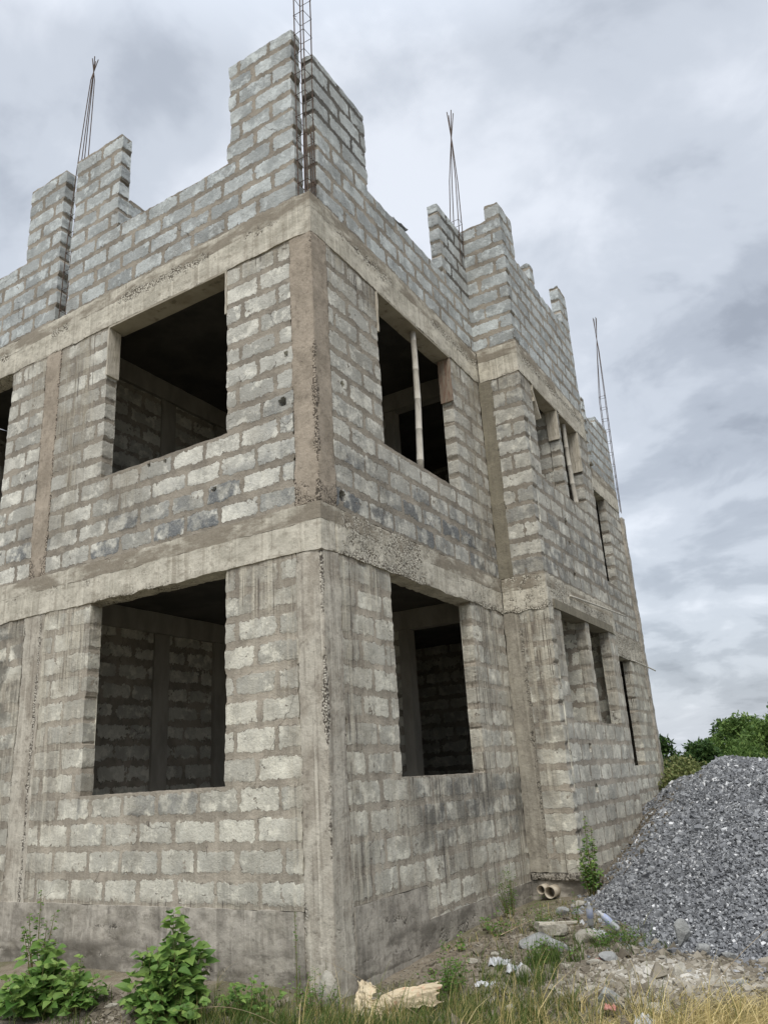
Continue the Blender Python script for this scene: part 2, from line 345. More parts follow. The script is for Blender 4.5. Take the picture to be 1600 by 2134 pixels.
# ------------------------------------------------------------------ masonry / concrete builders
NOZONE = lambda u, z: (0 * u, 0 * u, 0 * u)
def panel(name, parent, org, ax, rects, T=.16, res=.02, z0=0., h=.254, phase=-.78, jz=.055, ju=.04, mat='blk_low', seed=0,
          zone=NOZONE, holes=(), disp=1., label=None, flip=False, ztop_rough=.006, rowjit=.03, ragged=1.):
    """a wall built from a front grid with sides and back. u runs along ax; the front faces -Y (ax 'x') or +X (ax 'y')."""
    def breaks(v, r):
        v = sorted(set(round(q, 4) for q in v)); out = [v[0]]
        for a, b in zip(v[:-1], v[1:]):
            n = max(1, int(math.ceil((b - a) / r))); out += [a + (b - a) * (i + 1) / n for i in range(n)]
        return np.array(out)
    bu = [r[0] for r in rects] + [r[1] for r in rects]; bz = [r[2] for r in rects] + [r[3] for r in rects]
    us, zs = breaks(bu, res), breaks(bz, res); ts = np.linspace(0, T, max(2, int(T / .04) + 1))
    nu, nz, nt = len(us) - 1, len(zs) - 1, len(ts) - 1
    uc, zc = (us[:-1] + us[1:]) / 2, (zs[:-1] + zs[1:]) / 2
    occ = np.zeros((nu, nz), bool)
    for a, b, c, d in rects: occ |= ((uc > a) & (uc < b))[:, None] & ((zc > c) & (zc < d))[None, :]
    ID = lambda i, j, k: (i * (nz + 1) + j) * (nt + 1) + k
    q = []
    I, J = np.nonzero(occ)
    q.append(np.stack([ID(I, J, 0), ID(I + 1, J, 0), ID(I + 1, J + 1, 0), ID(I, J + 1, 0)], 1))
    pad = np.pad(occ, 1)
    for di in (0, 1):      # left sides / right sides
        A = occ & ~(pad[:-2, 1:-1] if di == 0 else pad[2:, 1:-1]); I, J = np.nonzero(A); I = I + di
        for k in range(nt):
            f = np.stack([ID(I, J, k), ID(I, J + 1, k), ID(I, J + 1, k + 1), ID(I, J, k + 1)], 1)
            q.append(f if di == 0 else f[:, ::-1])
        A = occ & ~(pad[1:-1, :-2] if di == 0 else pad[1:-1, 2:]); I, J = np.nonzero(A); J = J + di
        for k in range(nt):
            f = np.stack([ID(I, J, k), ID(I, J, k + 1), ID(I + 1, J, k + 1), ID(I + 1, J, k)], 1)
            q.append(f if di == 0 else f[:, ::-1])
    q = np.concatenate(q); ids, inv = np.unique(q, return_inverse=True); F = inv.reshape(-1, 4)
    k_ = ids % (nt + 1); j_ = (ids // (nt + 1)) % (nz + 1); i_ = ids // ((nt + 1) * (nz + 1))
    u, z, t = us[i_].copy(), zs[j_].copy(), ts[k_].copy()
    # open vertical edges
    edges = []
    bus = sorted(set(round(v, 4) for v in bu)); bzs = sorted(set(round(v, 4) for v in bz))
    def inside(a, b): return any(r[0] < a < r[1] and r[2] < b < r[3] for r in rects)
    for ue in bus:
        for za, zb in zip(bzs[:-1], bzs[1:]):
            zm = (za + zb) / 2; l, r_ = inside(ue - .001, zm), inside(ue + .001, zm)
            if l != r_: edges.append((ue, za, zb, 1 if l else -1))
    row = np.floor((z - z0) / h + 1e-4).astype(int)
    wav = .010 * fbm(u, z * 0 + seed, row * 3.1, 1.3, 3)
    zf = z - z0 - row * h
    top = np.minimum(zf, h - zf)
    dz = top - jz / 2 + wav
    ublk = np.floor((u + seed * .13) / .25)
    dz = dz - .010 * hash1(row, ublk.astype(int), seed + 31) + .010 * fbm(u, z, 0 * u + seed, 5, 2)
    off = phase + (row % 2) * .25 + (hash1(row, 0, seed) - .5) * 2 * rowjit
    kk = np.floor((u - off) / .5).astype(int)
    def joint(k): return off + k * .5 + (hash1(row, k, seed + 3) - .5) * .05
    du = np.full(len(u), 9.)
    for dk_ in (0, 1, -1, 2):
        uj = joint(kk + dk_); d = np.abs(u - uj)
        sup = np.zeros(len(u), bool)
        for ue, za, zb, s_ in edges: sup |= (np.abs(uj - ue) < .1) & (z >= za - .01) & (z <= zb + .01)
        d = np.where(sup, 9., d - ju / 2 * (.75 + .5 * hash1(row, kk + dk_, seed + 5))); du = np.minimum(du, d)
    kb = np.where(u > joint(kk + 1), kk + 1, np.where(u < joint(kk), kk - 1, kk))
    du = np.where(t > .001, 9., du)
    r0 = .022
    bd = r0 - np.hypot(np.maximum(r0 - du, 0), np.maximum(r0 - dz, 0))
    br = hash1(row, kb, seed + 11)
    # distances to open edges
    de = np.full(len(u), 9.); sgn = np.zeros(len(u))
    for ue, za, zb, s_ in edges:
        m_ = (z >= za - 1e-4) & (z <= zb + 1e-4); d = np.abs(u - ue); w = m_ & (d < de); de[w] = d[w]; sgn[w] = s_
    X = u if ax == 'x' else t * 0; Y = t * 0 if ax == 'x' else u
    n1 = fbm(u, z, t * 3 + seed, 9., 4); n2 = fbm(u, z, t * 2 + seed + 5, 1.1, 2)
    out = disp * (np.clip(bd / .006, -.6, 1) * .0012 + n1 * .005 + n2 * .008 + (br - .5) * .004 * (bd > 0))
    fall = np.exp(-de / .03) * (ragged > 0) * ragged
    du_s = (hash1(row, 0, seed + 21) - .5) * .022 + fbm(u, z, t, 14, 3) * .010 - .008 * np.clip(-bd / .012, 0, 1)
    u = u + sgn * fall * du_s
    # rough free top
    tops = np.zeros(len(u), bool)
    A = occ & ~pad[1:-1, 2:]
    topv = set(); I, J = np.nonzero(A)
    topid = np.zeros((nu + 1, nz + 1), bool); topid[I, J + 1] = True; topid[I + 1, J + 1] = True
    tops = topid[i_, j_]
    z = z + tops * fbm(u, z * 0 + seed, t * 2, 12, 4) * ztop_rough * 1.6
    tt = t - np.where(t < 1e-4, out, 0)
    for hu, hz, hr, hd in holes:
        rr = np.hypot(us[i_] - hu, (zs[j_] - hz)); tt = np.where((t < 1e-4) & (rr < hr * (1 + .3 * n1)), tt + hd, tt)
    wash, dark, damp = zone(us[i_], zs[j_])
    one = np.ones(len(u))
    at = dict(bd=bd, br=br, wash=wash * one, dark=dark * one, damp=damp * one)
    # back
    bv = []; bf = []
    for a, b in zip(bus[:-1], bus[1:]):
        for c, d in zip(bzs[:-1], bzs[1:]):
            if inside((a + b) / 2, (c + d) / 2):
                s = len(bv) + len(u); bv += [(a, c), (b, c), (b, d), (a, d)]; bf.append((s, s + 3, s + 2, s + 1))
    bv = np.array(bv)
    U = np.concatenate([u, bv[:, 0]]); Z = np.concatenate([z, bv[:, 1]]); TT = np.concatenate([tt, np.full(len(bv), T)])
    for k in at: at[k] = np.concatenate([at[k], np.full(len(bv), .03 if k == 'bd' else .5 if k == 'br' else 0.)])
    if ax == 'x': V = np.stack([org[0] + U + K * (org[1] + TT), org[1] + TT, Z], 1)
    else:
        yy = org[1] + U; s_ = -1 if not flip else 1
        V = np.stack([org[0] + s_ * TT + K * yy, yy, Z], 1)
    fl = [F, np.array(bf)]
    if flip: fl = [f[:, ::-1] for f in fl]
    o = mesh_obj(name, V, fl, M[mat], parent, at, smooth='angle')
    if label: o['label'] = label
    return o

def cbox(name, parent, x0, x1, y0, y1, z0, z1, mat, res=.04, amp=.006, rough=None, label=None, seed=0, edge=.0, shear=True):
    """welded, noise-displaced concrete box"""
    def ax(a, b): return np.linspace(a, b, max(1, int(math.ceil((b - a) / res))) + 1)
    X, Y, Z = ax(x0, x1), ax(y0, y1), ax(z0, z1); n = (len(X), len(Y), len(Z))
    ID = lambda i, j, k: (i * n[1] + j) * n[2] + k
    q = []
    def face(A, B, f):
        I, J = [w.ravel() for w in np.meshgrid(np.arange(A - 1), np.arange(B - 1), indexing='ij')]; q.append(f(I, J))
    for k, fl in ((0, True), (n[2] - 1, False)):
        face(n[0], n[1], lambda I, J: np.stack([ID(I, J, k), ID(I + 1, J, k), ID(I + 1, J + 1, k), ID(I, J + 1, k)], 1)[:, ::-1 if fl else 1])
    for j, fl in ((0, False), (n[1] - 1, True)):
        face(n[0], n[2], lambda I, J: np.stack([ID(I, j, J), ID(I + 1, j, J), ID(I + 1, j, J + 1), ID(I, j, J + 1)], 1)[:, ::-1 if fl else 1])
    for i, fl in ((0, True), (n[0] - 1, False)):
        face(n[1], n[2], lambda I, J: np.stack([ID(i, I, J), ID(i, I + 1, J), ID(i, I + 1, J + 1), ID(i, I, J + 1)], 1)[:, ::-1 if fl else 1])
    q = np.concatenate(q); ids, inv = np.unique(q, return_inverse=True); F = inv.reshape(-1, 4)
    k = ids % n[2]; j = (ids // n[2]) % n[1]; i = ids // (n[1] * n[2])
    x, y, z = X[i], Y[j], Z[k]
    ro = rough(x, y, z) if rough else np.zeros(len(x))
    a = amp * (1 + 1.6 * ro)
    nx = np.where(i == 0, -1., np.where(i == n[0] - 1, 1., 0)); ny = np.where(j == 0, -1., np.where(j == n[1] - 1, 1., 0)); nz_ = np.where(k == 0, -1., np.where(k == n[2] - 1, 1., 0))
    d = fbm(x, y, z + seed, 6, 4) * a + fbm(x, y, z + seed, 1.2, 2) * amp * .9
    cnt = (np.abs(nx) + np.abs(ny) + np.abs(nz_))
    er = np.where(cnt > 1, -(.001 + .8 * edge * np.clip(fbm(x, y, z, 17, 3), 0, 1)), 0)
    V = np.stack([x + nx * (d + er), y + ny * (d + er), z + nz_ * (d * .6 + er)], 1)
    if shear: V[:, 0] += K * V[:, 1]
    if name == 'ring_beam':
        lip = np.clip(fbm(x, y, 0 * z + seed, 3.2, 5) + .12, 0, 1) * .055
        V[:, 2] -= np.where((k <= 0), lip, 0) * ((ny < 0) | (nx > 0))
    o = mesh_obj(name, V, F, M[mat], parent, {'rough': ro}, smooth='angle')
    if label: o['label'] = label
    return o

def tube_pts(pts, rad, sides=6, caps=True):
    pts = [Vector(p) for p in pts]; V = []; F = []
    rads = rad if isinstance(rad, (list, tuple)) else [rad] * len(pts)
    up = None
    for i, p in enumerate(pts):
        d = (pts[min(i + 1, len(pts) - 1)] - pts[max(i - 1, 0)]).normalized()
        if up is None: up = Vector((0, 0, 1)) if abs(d.z) < .9 else Vector((1, 0, 0))
        a = d.cross(up).normalized(); b = d.cross(a).normalized(); up = a.cross(d).normalized() if False else up
        for s in range(sides):
            t = 2 * math.pi * s / sides; V.append(p + (a * math.cos(t) + b * math.sin(t)) * rads[i])
    for i in range(len(pts) - 1):
        for s in range(sides):
            s2 = (s + 1) % sides; F.append((i * sides + s, i * sides + s2, (i + 1) * sides + s2, (i + 1) * sides + s))
    V = np.array(V)
    T = []
    if caps:
        n = len(V); V = np.vstack([V, np.array(pts[0]), np.array(pts[-1])])
        for s in range(sides):
            s2 = (s + 1) % sides; T.append((n, s2, s)); T.append((n + 1, (len(pts) - 1) * sides + s, (len(pts) - 1) * sides + s2))
    return V, np.array(F), np.array(T).reshape(-1, 3)
class MB:
    def __init__(s): s.V = []; s.Q = []; s.T = []; s.R = []; s.n = 0
    def add(s, V, Q=None, T=None, rnd=0.5):
        V = np.asarray(V, float)
        if Q is not None and len(Q): s.Q.append(np.asarray(Q) + s.n)
        if T is not None and len(T): s.T.append(np.asarray(T) + s.n)
        s.V.append(V); s.R.append(np.broadcast_to(np.asarray(rnd, float), (len(V),)) if np.ndim(rnd) == 0 else np.asarray(rnd)); s.n += len(V); return s
    def tube(s, pts, rad, sides=6, rnd=.5): return s.add(*tube_pts(pts, rad, sides), rnd=rnd)
    def build(s, name, mat, parent=None, smooth=False, loc=None):
        V = np.concatenate(s.V)
        if loc is not None and parent is None: V = V - np.array(loc)
        return mesh_obj(name, V, [np.concatenate(x) for x in (s.Q, s.T) if x], M[mat] if isinstance(mat, str) else mat, parent, {'rnd': np.concatenate(s.R)}, smooth, loc if parent is None else None)
def board_mesh(x0, x1, y0, y1, z0, z1, n=6, warp=.004, chip=.01, seed=0):
    """a plank: long axis z, x or y subdivided with worn ends"""
    L = [x1 - x0, y1 - y0, z1 - z0]; a = int(np.argmax(L)); V = []; F = []
    oth = [i for i in range(3) if i != a]; lo = [x0, y0, z0]; hi = [x1, y1, z1]
    for i in range(n + 1):
        s = i / n
        for c in ((0, 0), (1, 0), (1, 1), (0, 1)):
            p = [0, 0, 0]; p[a] = lo[a] + L[a] * s; p[oth[0]] = lo[oth[0]] + L[oth[0]] * c[0]; p[oth[1]] = lo[oth[1]] + L[oth[1]] * c[1]
            r = random.Random(seed * 100 + i * 4 + c[0] * 2 + c[1])
            for q in oth: p[q] += r.uniform(-1, 1) * warp
            if i in (0, n): p[a] += r.uniform(-1, 1) * chip
            V.append(p)
    for i in range(n):
        for c in range(4): F.append((i * 4 + c, i * 4 + (c + 1) % 4, (i + 1) * 4 + (c + 1) % 4, (i + 1) * 4 + c))
    F.append((3, 2, 1, 0)); F.append((n * 4, n * 4 + 1, n * 4 + 2, n * 4 + 3))
    V = np.array(V); V[:, 0] += K * V[:, 1]
    return V, np.array(F)

# ------------------------------------------------------------------ the unfinished house
B2T, B2B, B1T, B1B = 7.055, 6.555, 3.513, 3.05
Y1, Y2, Y3, D = 4.31, 7.62, 12.25, .655
T = .16
house = tag(empty('unfinished_house'), 'two-storey unfinished house of bare grey concrete blocks with an open roofless parapet', 'house')

def blob(u, z, cu, cz, ru, rz, s=1.): return s * np.exp(-(((u - cu) / ru) ** 2 + ((z - cz) / rz) ** 2))
def z_lowleft(u, z):
    w = .28 + .55 * sstep(2.35, 2.95, z) + blob(u, z, -3.6, 1.2, .25, 1.6, .35) + blob(u, z, -3.85, 2.6, .6, .7, .75) + blob(u, z, -.6, 2.9, .7, .35, .6) + .55 * (u < -4.3) + .9 * sstep(.10, .0, z) + .6 * sstep(-.52, -.33, u) + .6 * np.exp(-np.abs(u + 3.93) / .12)
    d = .55 * sstep(.72, .8, z) * (z < 1.01) * (u > -3.2) * (u < -1.2) + blob(u, z, -4.8, 2.3, .5, 1.1, .9) + .12
    return np.clip(w, 0, 1), np.clip(d, 0, 1), 0 * u
def z_upleft(u, z):
    w = blob(u, z, -3.75, 5.9, .55, .9, 1.) + blob(u, z, -3.9, 4.7, .5, .9, .8) + .75 * sstep(6.2, 6.5, z) + blob(u, z, -2.7, 4.3, .5, .45, .7) + blob(u, z, -4.7, 6.2, .5, .4, .6)
    d = .95 * sstep(4.35, 3.85, z) + blob(u, z, -.45, 4.5, .3, .3, .6) + blob(u, z, -3.8, 3.7, .5, .4, .4)
    return np.clip(w, 0, 1), np.clip(d, 0, 1), 0 * u
def z_lowright(u, z):
    w = .78 + .3 * sstep(2.2, 2.9, z) + .5 * sstep(.6, .35, u) + .4 * sstep(3.9, 4.2, u) - blob(u, z, .8, 1.0, .35, 1.2, .45) - blob(u, z, .95, 2.2, .35, .6, .3) - blob(u, z, 3.9, .8, .4, .5, .3)
    d = sstep(1.2, 1.7, u) * sstep(1.05, .9, z) * .95 * sstep(.1, .5, z) + blob(u, z, 3.7, 2.6, .4, .8, .5)
    return np.clip(w, 0, 1), np.clip(d, 0, 1), 0 * u
def z_upright(u, z):
    w = .75 * sstep(5.9, 6.4, z) + blob(u, z, 3.9, 5.6, .5, 1.2, .55) + .18 + blob(u, z, 3.9, 3.9, .3, .8, .5)
    d = .95 * sstep(4.45, 3.95, z) + .1
    return np.clip(w, 0, 1), np.clip(d, 0, 1), 0 * u
def z_bay_low(u, z): return .25 + .5 * sstep(1.1, 1.6, z) + .5 * (u < .5), .25 + 0 * u, 0 * u
def z_bay_up(u, z): return .35 + .5 * sstep(6.2, 6.5, z), .45 + .3 * sstep(4.8, 4.2, z), .1 + 0 * u
def z_par(u, z): return .12 * sstep(7.5, 7.1, z), .05 + 0 * u, 0 * u
def z_parR(u, z): return .1 + 0 * u, .25 * sstep(8.0, 8.3, z), .8 * sstep(8.05, 8.3, z) * (np.abs(u - .7) < 1.2) + .8 * sstep(7.8, 8.0, z) * (u > 3.5)

# left facade
panel('block_wall', house, (0, 0), 'x', [(-3.17, -.295, 0, 1.01), (-3.96, -3.17, 0, 3.05), (-1.165, -.295, 1.01, 3.05)], T, .017, 0, .2535, -.78, .054, .044, 'blk_low', 1, z_lowleft, label='ground-floor block wall around the large left window opening')
panel('block_wall', house, (0, 0), 'x', [(-7.5, -4.33, 0, 3.05)], T, .03, 0, .2535, -.60, .07, .046, 'blk_low', 2, z_lowleft)
panel('block_wall', house, (0, 0), 'x', [(-3.13, -.285, B1T, 4.53), (-4.03, -3.13, B1T, B2B), (-1.165, -.285, 4.53, B2B)], T, .017, B1T, .2535, -.73, .056, .042, 'blk_up', 3, z_upleft,
      holes=[(-.42, 4.66, .042, .14), (-.36, 5.19, .022, .1), (-2.32, 4.47, .022, .08), (-2.07, 4.46, .022, .08), (-1.33, 3.94, .02, .06)], label='upper-floor block wall around the large left window opening')
panel('block_wall', house, (0, 0), 'x', [(-7.5, -5.05, B1T, 4.53), (-7.5, -7.18, 4.53, B2B), (-5.05, -4.33, B1T, B2B)], T, .025, B1T, .2535, -.60, .056, .042, 'blk_up', 4, z_upleft)
# parapet, left facade
panel('parapet_wall', house, (0, 0), 'x', [(-4.0, -3.08, B2T, 9.56), (-3.08, -1.17, B2T, 8.03), (-1.17, -1.14, B2T, 8.32), (-1.14, -.19, B2T, 9.50)], T, .017, B2T, .25, -.735, .050, .045, 'blk_par', 5, z_par, ragged=1.5, ztop_rough=.012, label='block parapet rising in a tall pier beside the corner steel')
panel('parapet_wall', house, (0, 0), 'x', [(-5.03, -4.24, B2T, 9.55), (-7.5, -5.03, B2T, 8.29)], T, .022, B2T, .25, -.70, .050, .045, 'blk_par', 6, z_par, ragged=1.8, ztop_rough=.012)
# side facade, recessed part
panel('block_wall', house, (0, 0), 'y', [(.295, 1.25, 0, 3.05), (1.25, 3.25, 0, 1.0), (3.25, 4.31, 0, 3.05), (1.6, 4.31, -.30, 0)], T, .019, 0, .2535, .60, .052, .042, 'blk_low', 7, z_lowright, label='ground-floor block wall streaked with cement wash around the side window')
panel('block_wall', house, (0, 0), 'y', [(.285, 1.32, B1T, B2B), (1.32, 3.31, B1T, 4.54), (3.31, 4.31, B1T, B2B)], T, .019, B1T, .2535, .40, .056, .042, 'blk_up', 8, z_upright, holes=[(.50, 4.93, .028, .1), (.40, 3.66, .05, .1)])
panel('parapet_wall', house, (0, 0), 'y', [(.17, 1.29, B2T, 9.16), (1.29, 3.40, B2T, 7.97), (3.40, 4.32, B2T, 9.22)], T, .019, B2T, .25, .20, .050, .042, 'blk_par', 9, z_parR, ragged=1.8, ztop_rough=.012)
# bay: side and front
panel('block_wall', house, (0, Y1), 'x', [(.25, D, -.2, B1B)], T, .022, -.02, .26, .33, .05, .03, 'blk_low', 10, z_bay_low, ragged=1.6)
panel('block_wall', house, (0, Y1), 'x', [(.20, D, B1T, B2B)], T, .022, B1T, .2535, .43, .045, .03, 'blk_up', 11, z_bay_up, ragged=1.4)
panel('parapet_wall', house, (0, Y1), 'x', [(-.02, D, B2T, 9.30), (.42, D, 9.30, 9.56)], T, .02, B2T, .25, .22, .05, .04, 'blk_par', 12, z_par, ragged=1.3, ztop_rough=.014)
panel('block_wall', house, (D, 0), 'y', [(Y1 + .161, 4.80, -.2, B1B), (4.80, 7.18, -.2, 1.59), (5.93, 6.09, 1.59, B1B), (7.18, Y2, -.2, B1B)], T, .024, -.02, .268, 4.45, .05, .035, 'blk_low', 13, z_bay_low,
      holes=[(5.35, 1.25, .05, .09), (5.4, .72, .045, .09)])
panel('block_wall', house, (D, 0), 'y', [(Y1 + .161, 4.80, B1T, B2B), (4.80, 7.02, B1T, 5.045), (5.92, 6.07, 5.045, B2B), (7.02, Y2, B1T, B2B)], T, .024, B1T, .2535, 4.5, .05, .035, 'blk_up', 14, z_bay_up,
      holes=[(5.65, 4.55, .05, .1), (5.7, 4.22, .04, .09), (5.75, 3.72, .05, .1)])
panel('parapet_wall', house, (D, 0), 'y', [(Y1 + .161, 4.86, B2T, 9.55), (4.86, 5.55, B2T, 8.78), (5.55, 5.73, B2T, 9.14), (5.73, 7.19, B2T, 8.74), (7.19, Y2, B2T, 9.60)], T, .024, B2T, .25, 4.42, .05, .04, 'blk_par', 15, z_par, ragged=1.6, ztop_rough=.02)
# far section, back in the plane of the recessed part
panel('block_wall', house, (0, 0), 'y', [(Y2 + .17, 9.9, 0, B1B), (9.9, 11.12, 0, .97), (11.12, Y3, 0, B1B)], T, .03, 0, .2535, .60, .045, .03, 'blk_low', 16, z_bay_low)
panel('block_wall', house, (0, 0), 'y', [(Y2 + .17, 9.9, B1T, B2B), (9.9, 11.03, B1T, 4.57), (11.03, Y3, B1T, B2B)], T, .03, B1T, .2535, .40, .045, .03, 'blk_up', 17, z_bay_up)
panel('parapet_wall', house, (0, 0), 'y', [(Y2 + .17, 10.2, B2T, 8.3), (10.2, 11.3, B2T, 8.37), (11.3, Y3 + .05, B2T, 8.66)], T, .028, B2T, .25, .20, .045, .035, 'blk_par', 18, z_par, ragged=1.5, ztop_rough=.02)
panel('inner_wall', house, (0, 5.93), 'x', [(-.2, D - .165, -.1, B1B + .12)], .14, .03, -.02, .268, .1, .045, .03, 'blk_low', 51)
panel('inner_wall', house, (0, 5.93), 'x', [(-.2, D - .165, B1T, B2B)], .14, .03, B1T, .2535, .1, .045, .03, 'blk_up', 52)
# bay far return wall (seen from the side only) and cross walls rising behind the parapets
panel('block_wall', house, (0, Y2 - .16), 'x', [(0.01, D - .165, -.2, B1B)], T, .06, -.02, .26, .33, mat='blk_low', seed=19)
panel('block_wall', house, (0, Y2 - .16), 'x', [(0.01, D - .165, B1T, B2B)], T, .06, B1T, .2535, .33, mat='blk_up', seed=20)
panel('parapet_wall', house, (0, Y2 - .16), 'x', [(0.01, D - .165, B2T, 9.3)], T, .05, B2T, .25, .33, mat='blk_par', seed=21)
panel('parapet_wall', house, (-3.08, 0), 'y', [(.165, .50, B2T, 8.58), (.50, 3.2, B2T, 8.33)], T, .025, B2T, .25, .4, .05, .04, 'blk_par', 22, z_par, ragged=1.5)
panel('parapet_wall', house, (0, 5.56), 'x', [(-.9, D - .17, B2T, 9.15)], T, .03, B2T, .25, .1, .05, .04, 'blk_par', 23, z_par, ragged=2.2, ztop_rough=.02)
panel('parapet_wall', house, (.10, 10.02), 'x', [(-1.2, -.01, B2T, 8.62)], T, .03, B2T, .25, .1, .05, .04, 'blk_par', 24, z_par, ragged=2.2, ztop_rough=.02)

# ring beams (concrete)
def r_beam(x, y, z):
    m = fbm(x, y, z * .4, 1.1, 3)
    e = np.minimum(np.abs(z - B2B), np.minimum(np.abs(z - B1T), np.abs(z - B1B)))
    return np.clip(.28 + .9 * m, 0, 1) * .7 + .45 * np.exp(-e / .03)
def r_beam_hc(x, y, z):
    mid = np.exp(-((z - (B2T + B2B) / 2 - .05) / .09) ** 2)
    return np.clip(.05 + .75 * mid * (fbm(x, y, z * .3, .9, 2) > -.15) + .5 * np.exp(-np.abs(z - B2B) / .02), 0, 1) * (1 - .9 * np.exp(-np.hypot(x, y) / .8))
cbox('ring_beam', house, -7.5, .012, -.012, .25, B2B, B2T, 'beam', .035, .007, r_beam_hc, 'upper ring beam over the left facade', 1, .012)
cbox('ring_beam', house, -.25, .012, .25, Y1, B2B, B2T, 'beam', .035, .007, r_beam_hc, 'upper ring beam over the side facade', 2, .012)
cbox('ring_beam', house, 0.03, D + .012, Y1 - .012, Y1 + .2, B2B, B2T, 'beam', .03, .007, r_beam, None, 3, .012)
cbox('ring_beam', house, D - .2, D + .012, Y1 + .2, Y2 - .2, B2B, B2T, 'beam', .035, .007, r_beam_hc, None, 4, .012)
cbox('ring_beam', house, 0.03, D + .012, Y2 - .2, Y2 + .005, B2B, B2T, 'beam', .05, .006, r_beam, None, 5)
cbox('ring_beam', house, -.25, .012, Y1, Y3, B2B, B2T, 'beam', .05, .009, r_beam, None, 6, .02)
def r_b1(x, y, z):
    a = fbm(x, y, z, .8, 3)
    side = (x > -.01) * sstep(.0, .5, y + .001)
    return np.clip(side * (.62 + .8 * a) + .35 * np.exp(-np.abs(z - B1B) / .02) + .25 * (a > .25) + .5 * np.exp(-np.abs(x + 3.9) / .5) * (y < .05) * (np.abs(z - 3.3) < .07), 0, 1)
cbox('ring_beam', house, -7.5, .014, -.014, .25, B1B, B1T, 'beam', .035, .008, r_b1, 'middle ring beam over the left facade', 7, .014)
cbox('ring_beam', house, -.25, .014, .25, Y1, B1B, B1T, 'beam', .035, .010, r_b1, 'middle ring beam with honeycombed concrete over the side facade', 8, .02)
cbox('ring_beam', house, 0.03, D + .014, Y1 - .014, Y1 + .2, B1B, B1T, 'beam', .03, .010, r_b1, None, 9, .02)
cbox('ring_beam', house, D - .2, D + .014, Y1 + .2, Y2 - .2, B1B + .13, B1T, 'beam', .035, .010, r_b1, None, 10, .02)
cbox('ring_beam', house, 0.03, D + .014, Y2 - .2, Y2 + .005, B1B, B1T, 'beam', .05, .006, r_b1, None, 11)
cbox('ring_beam', house, -.25, .014, Y1, Y3, B1B, B1T, 'beam', .05, .010, r_b1, None, 12, .02)
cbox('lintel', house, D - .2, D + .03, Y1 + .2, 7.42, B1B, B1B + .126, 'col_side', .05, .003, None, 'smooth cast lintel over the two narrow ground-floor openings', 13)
# columns
def r_ccol(x, y, z):
    a = fbm(x * 0, y * 0, z, 2.2, 3); w = .030 + .05 * np.clip(a, -.3, .6)
    return np.clip(1.0 * np.exp(-(np.hypot(x, y) / w) ** 2) * (.75 + 1.5 * a) + .55 * np.exp(-(np.abs(x + .285) / .02)) + .55 * np.exp(-(np.abs(y - .285) / .02)) + .6 * sstep(3.9, 3.55, z) * (z > 3.5) + .25 * sstep(.2, -.1, z), 0, 1)
cbox('corner_column', house, -.285, .004, -.004, .285, B1T, B2B, 'col_up', .022, .006, r_ccol, 'brown corner column of the upper floor', 20, .010)
cbox('corner_column', house, -.295, .004, -.004, .295, -1.1, B1B, 'col_low', .022, .006, r_ccol, 'streaked corner column of the ground floor', 21, .010)
def r_c2(x, y, z): return np.clip(.9 * np.exp(-(np.abs(x + 4.03) / .035)) + .6 * np.exp(-(np.abs(x + 4.33) / .03)) + .5 * sstep(3.95, 3.55, z) * (z > 3.5), 0, 1)
cbox('facade_column', house, -4.33, -4.03, -.002, .25, B1T, B2B, 'col_up', .025, .006, r_c2, 'brown column on the left of the upper window', 22, .008)
cbox('facade_column', house, -4.33, -3.96, .002, .25, -.1, B1B, 'col_low', .025, .006, r_c2, 'streaked column on the left of the lower window', 23, .008)
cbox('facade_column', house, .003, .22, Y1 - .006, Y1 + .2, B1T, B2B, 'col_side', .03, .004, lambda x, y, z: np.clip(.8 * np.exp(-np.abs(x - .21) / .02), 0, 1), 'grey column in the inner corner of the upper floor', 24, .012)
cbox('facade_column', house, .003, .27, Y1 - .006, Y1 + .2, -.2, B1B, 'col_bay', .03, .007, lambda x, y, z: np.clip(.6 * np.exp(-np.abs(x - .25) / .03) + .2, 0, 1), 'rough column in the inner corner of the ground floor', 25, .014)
cbox('facade_column', house, -.25, .05, Y3, Y3 + .22, -.6, B2B - .12, 'plinth', .05, .012, lambda x, y, z: .4 + 0 * x, 'column bulging from the far end of the side facade', 26, .02)
# plinth
def r_pl(x, y, z):
    w = .06 * fbm(x, y, z * 0, 1.5, 3)
    return np.clip(.42 * np.exp(-(np.abs(z + .20 + w) / .018)) + .35 * sstep(.1, .5, fbm(x, y, z, 2, 4)) + .55 * np.exp(-(np.abs(z + .46 + w * 1.5) / .025)) + .3 * sstep(-.48, -.6, z), 0, 1)
cbox('plinth', house, -7.5, -.295, -.012, .25, -1.1, -.001, 'plinth', .02, .022, r_pl, 'mud-stained concrete plinth under the left facade', 30, .0)
cbox('plinth', house, -.25, .006, .297, 1.6, -1.1, -.003, 'plinth', .025, .010, r_pl, None, 33, .0)
cbox('plinth', house, -.25, .006, 1.602, Y1, -1.1, -.302, 'plinth', .03, .010, r_pl, None, 35, .0)
cbox('footing', house, 0.003, D + .01, Y1 - .02, Y1 + .3, -.29, -.203, 'plinth', .03, .012, lambda x, y, z: .8 + 0 * x, None, 36, .03)
cbox('footing', house, -.15, D - .02, Y1 + .04, Y1 + .3, -1.1, -.29, 'plinth', .03, .02, r_pl, None, 37, .02)
cbox('footing', house, 0.003, D + .01, Y1 + .3, Y2, -1.1, -.203, 'plinth', .04, .015, r_pl, None, 38, .02)
cbox('footing', house, -.25, .005, Y2, Y3, -1.1, -.003, 'plinth', .08, .015, None, None, 39)
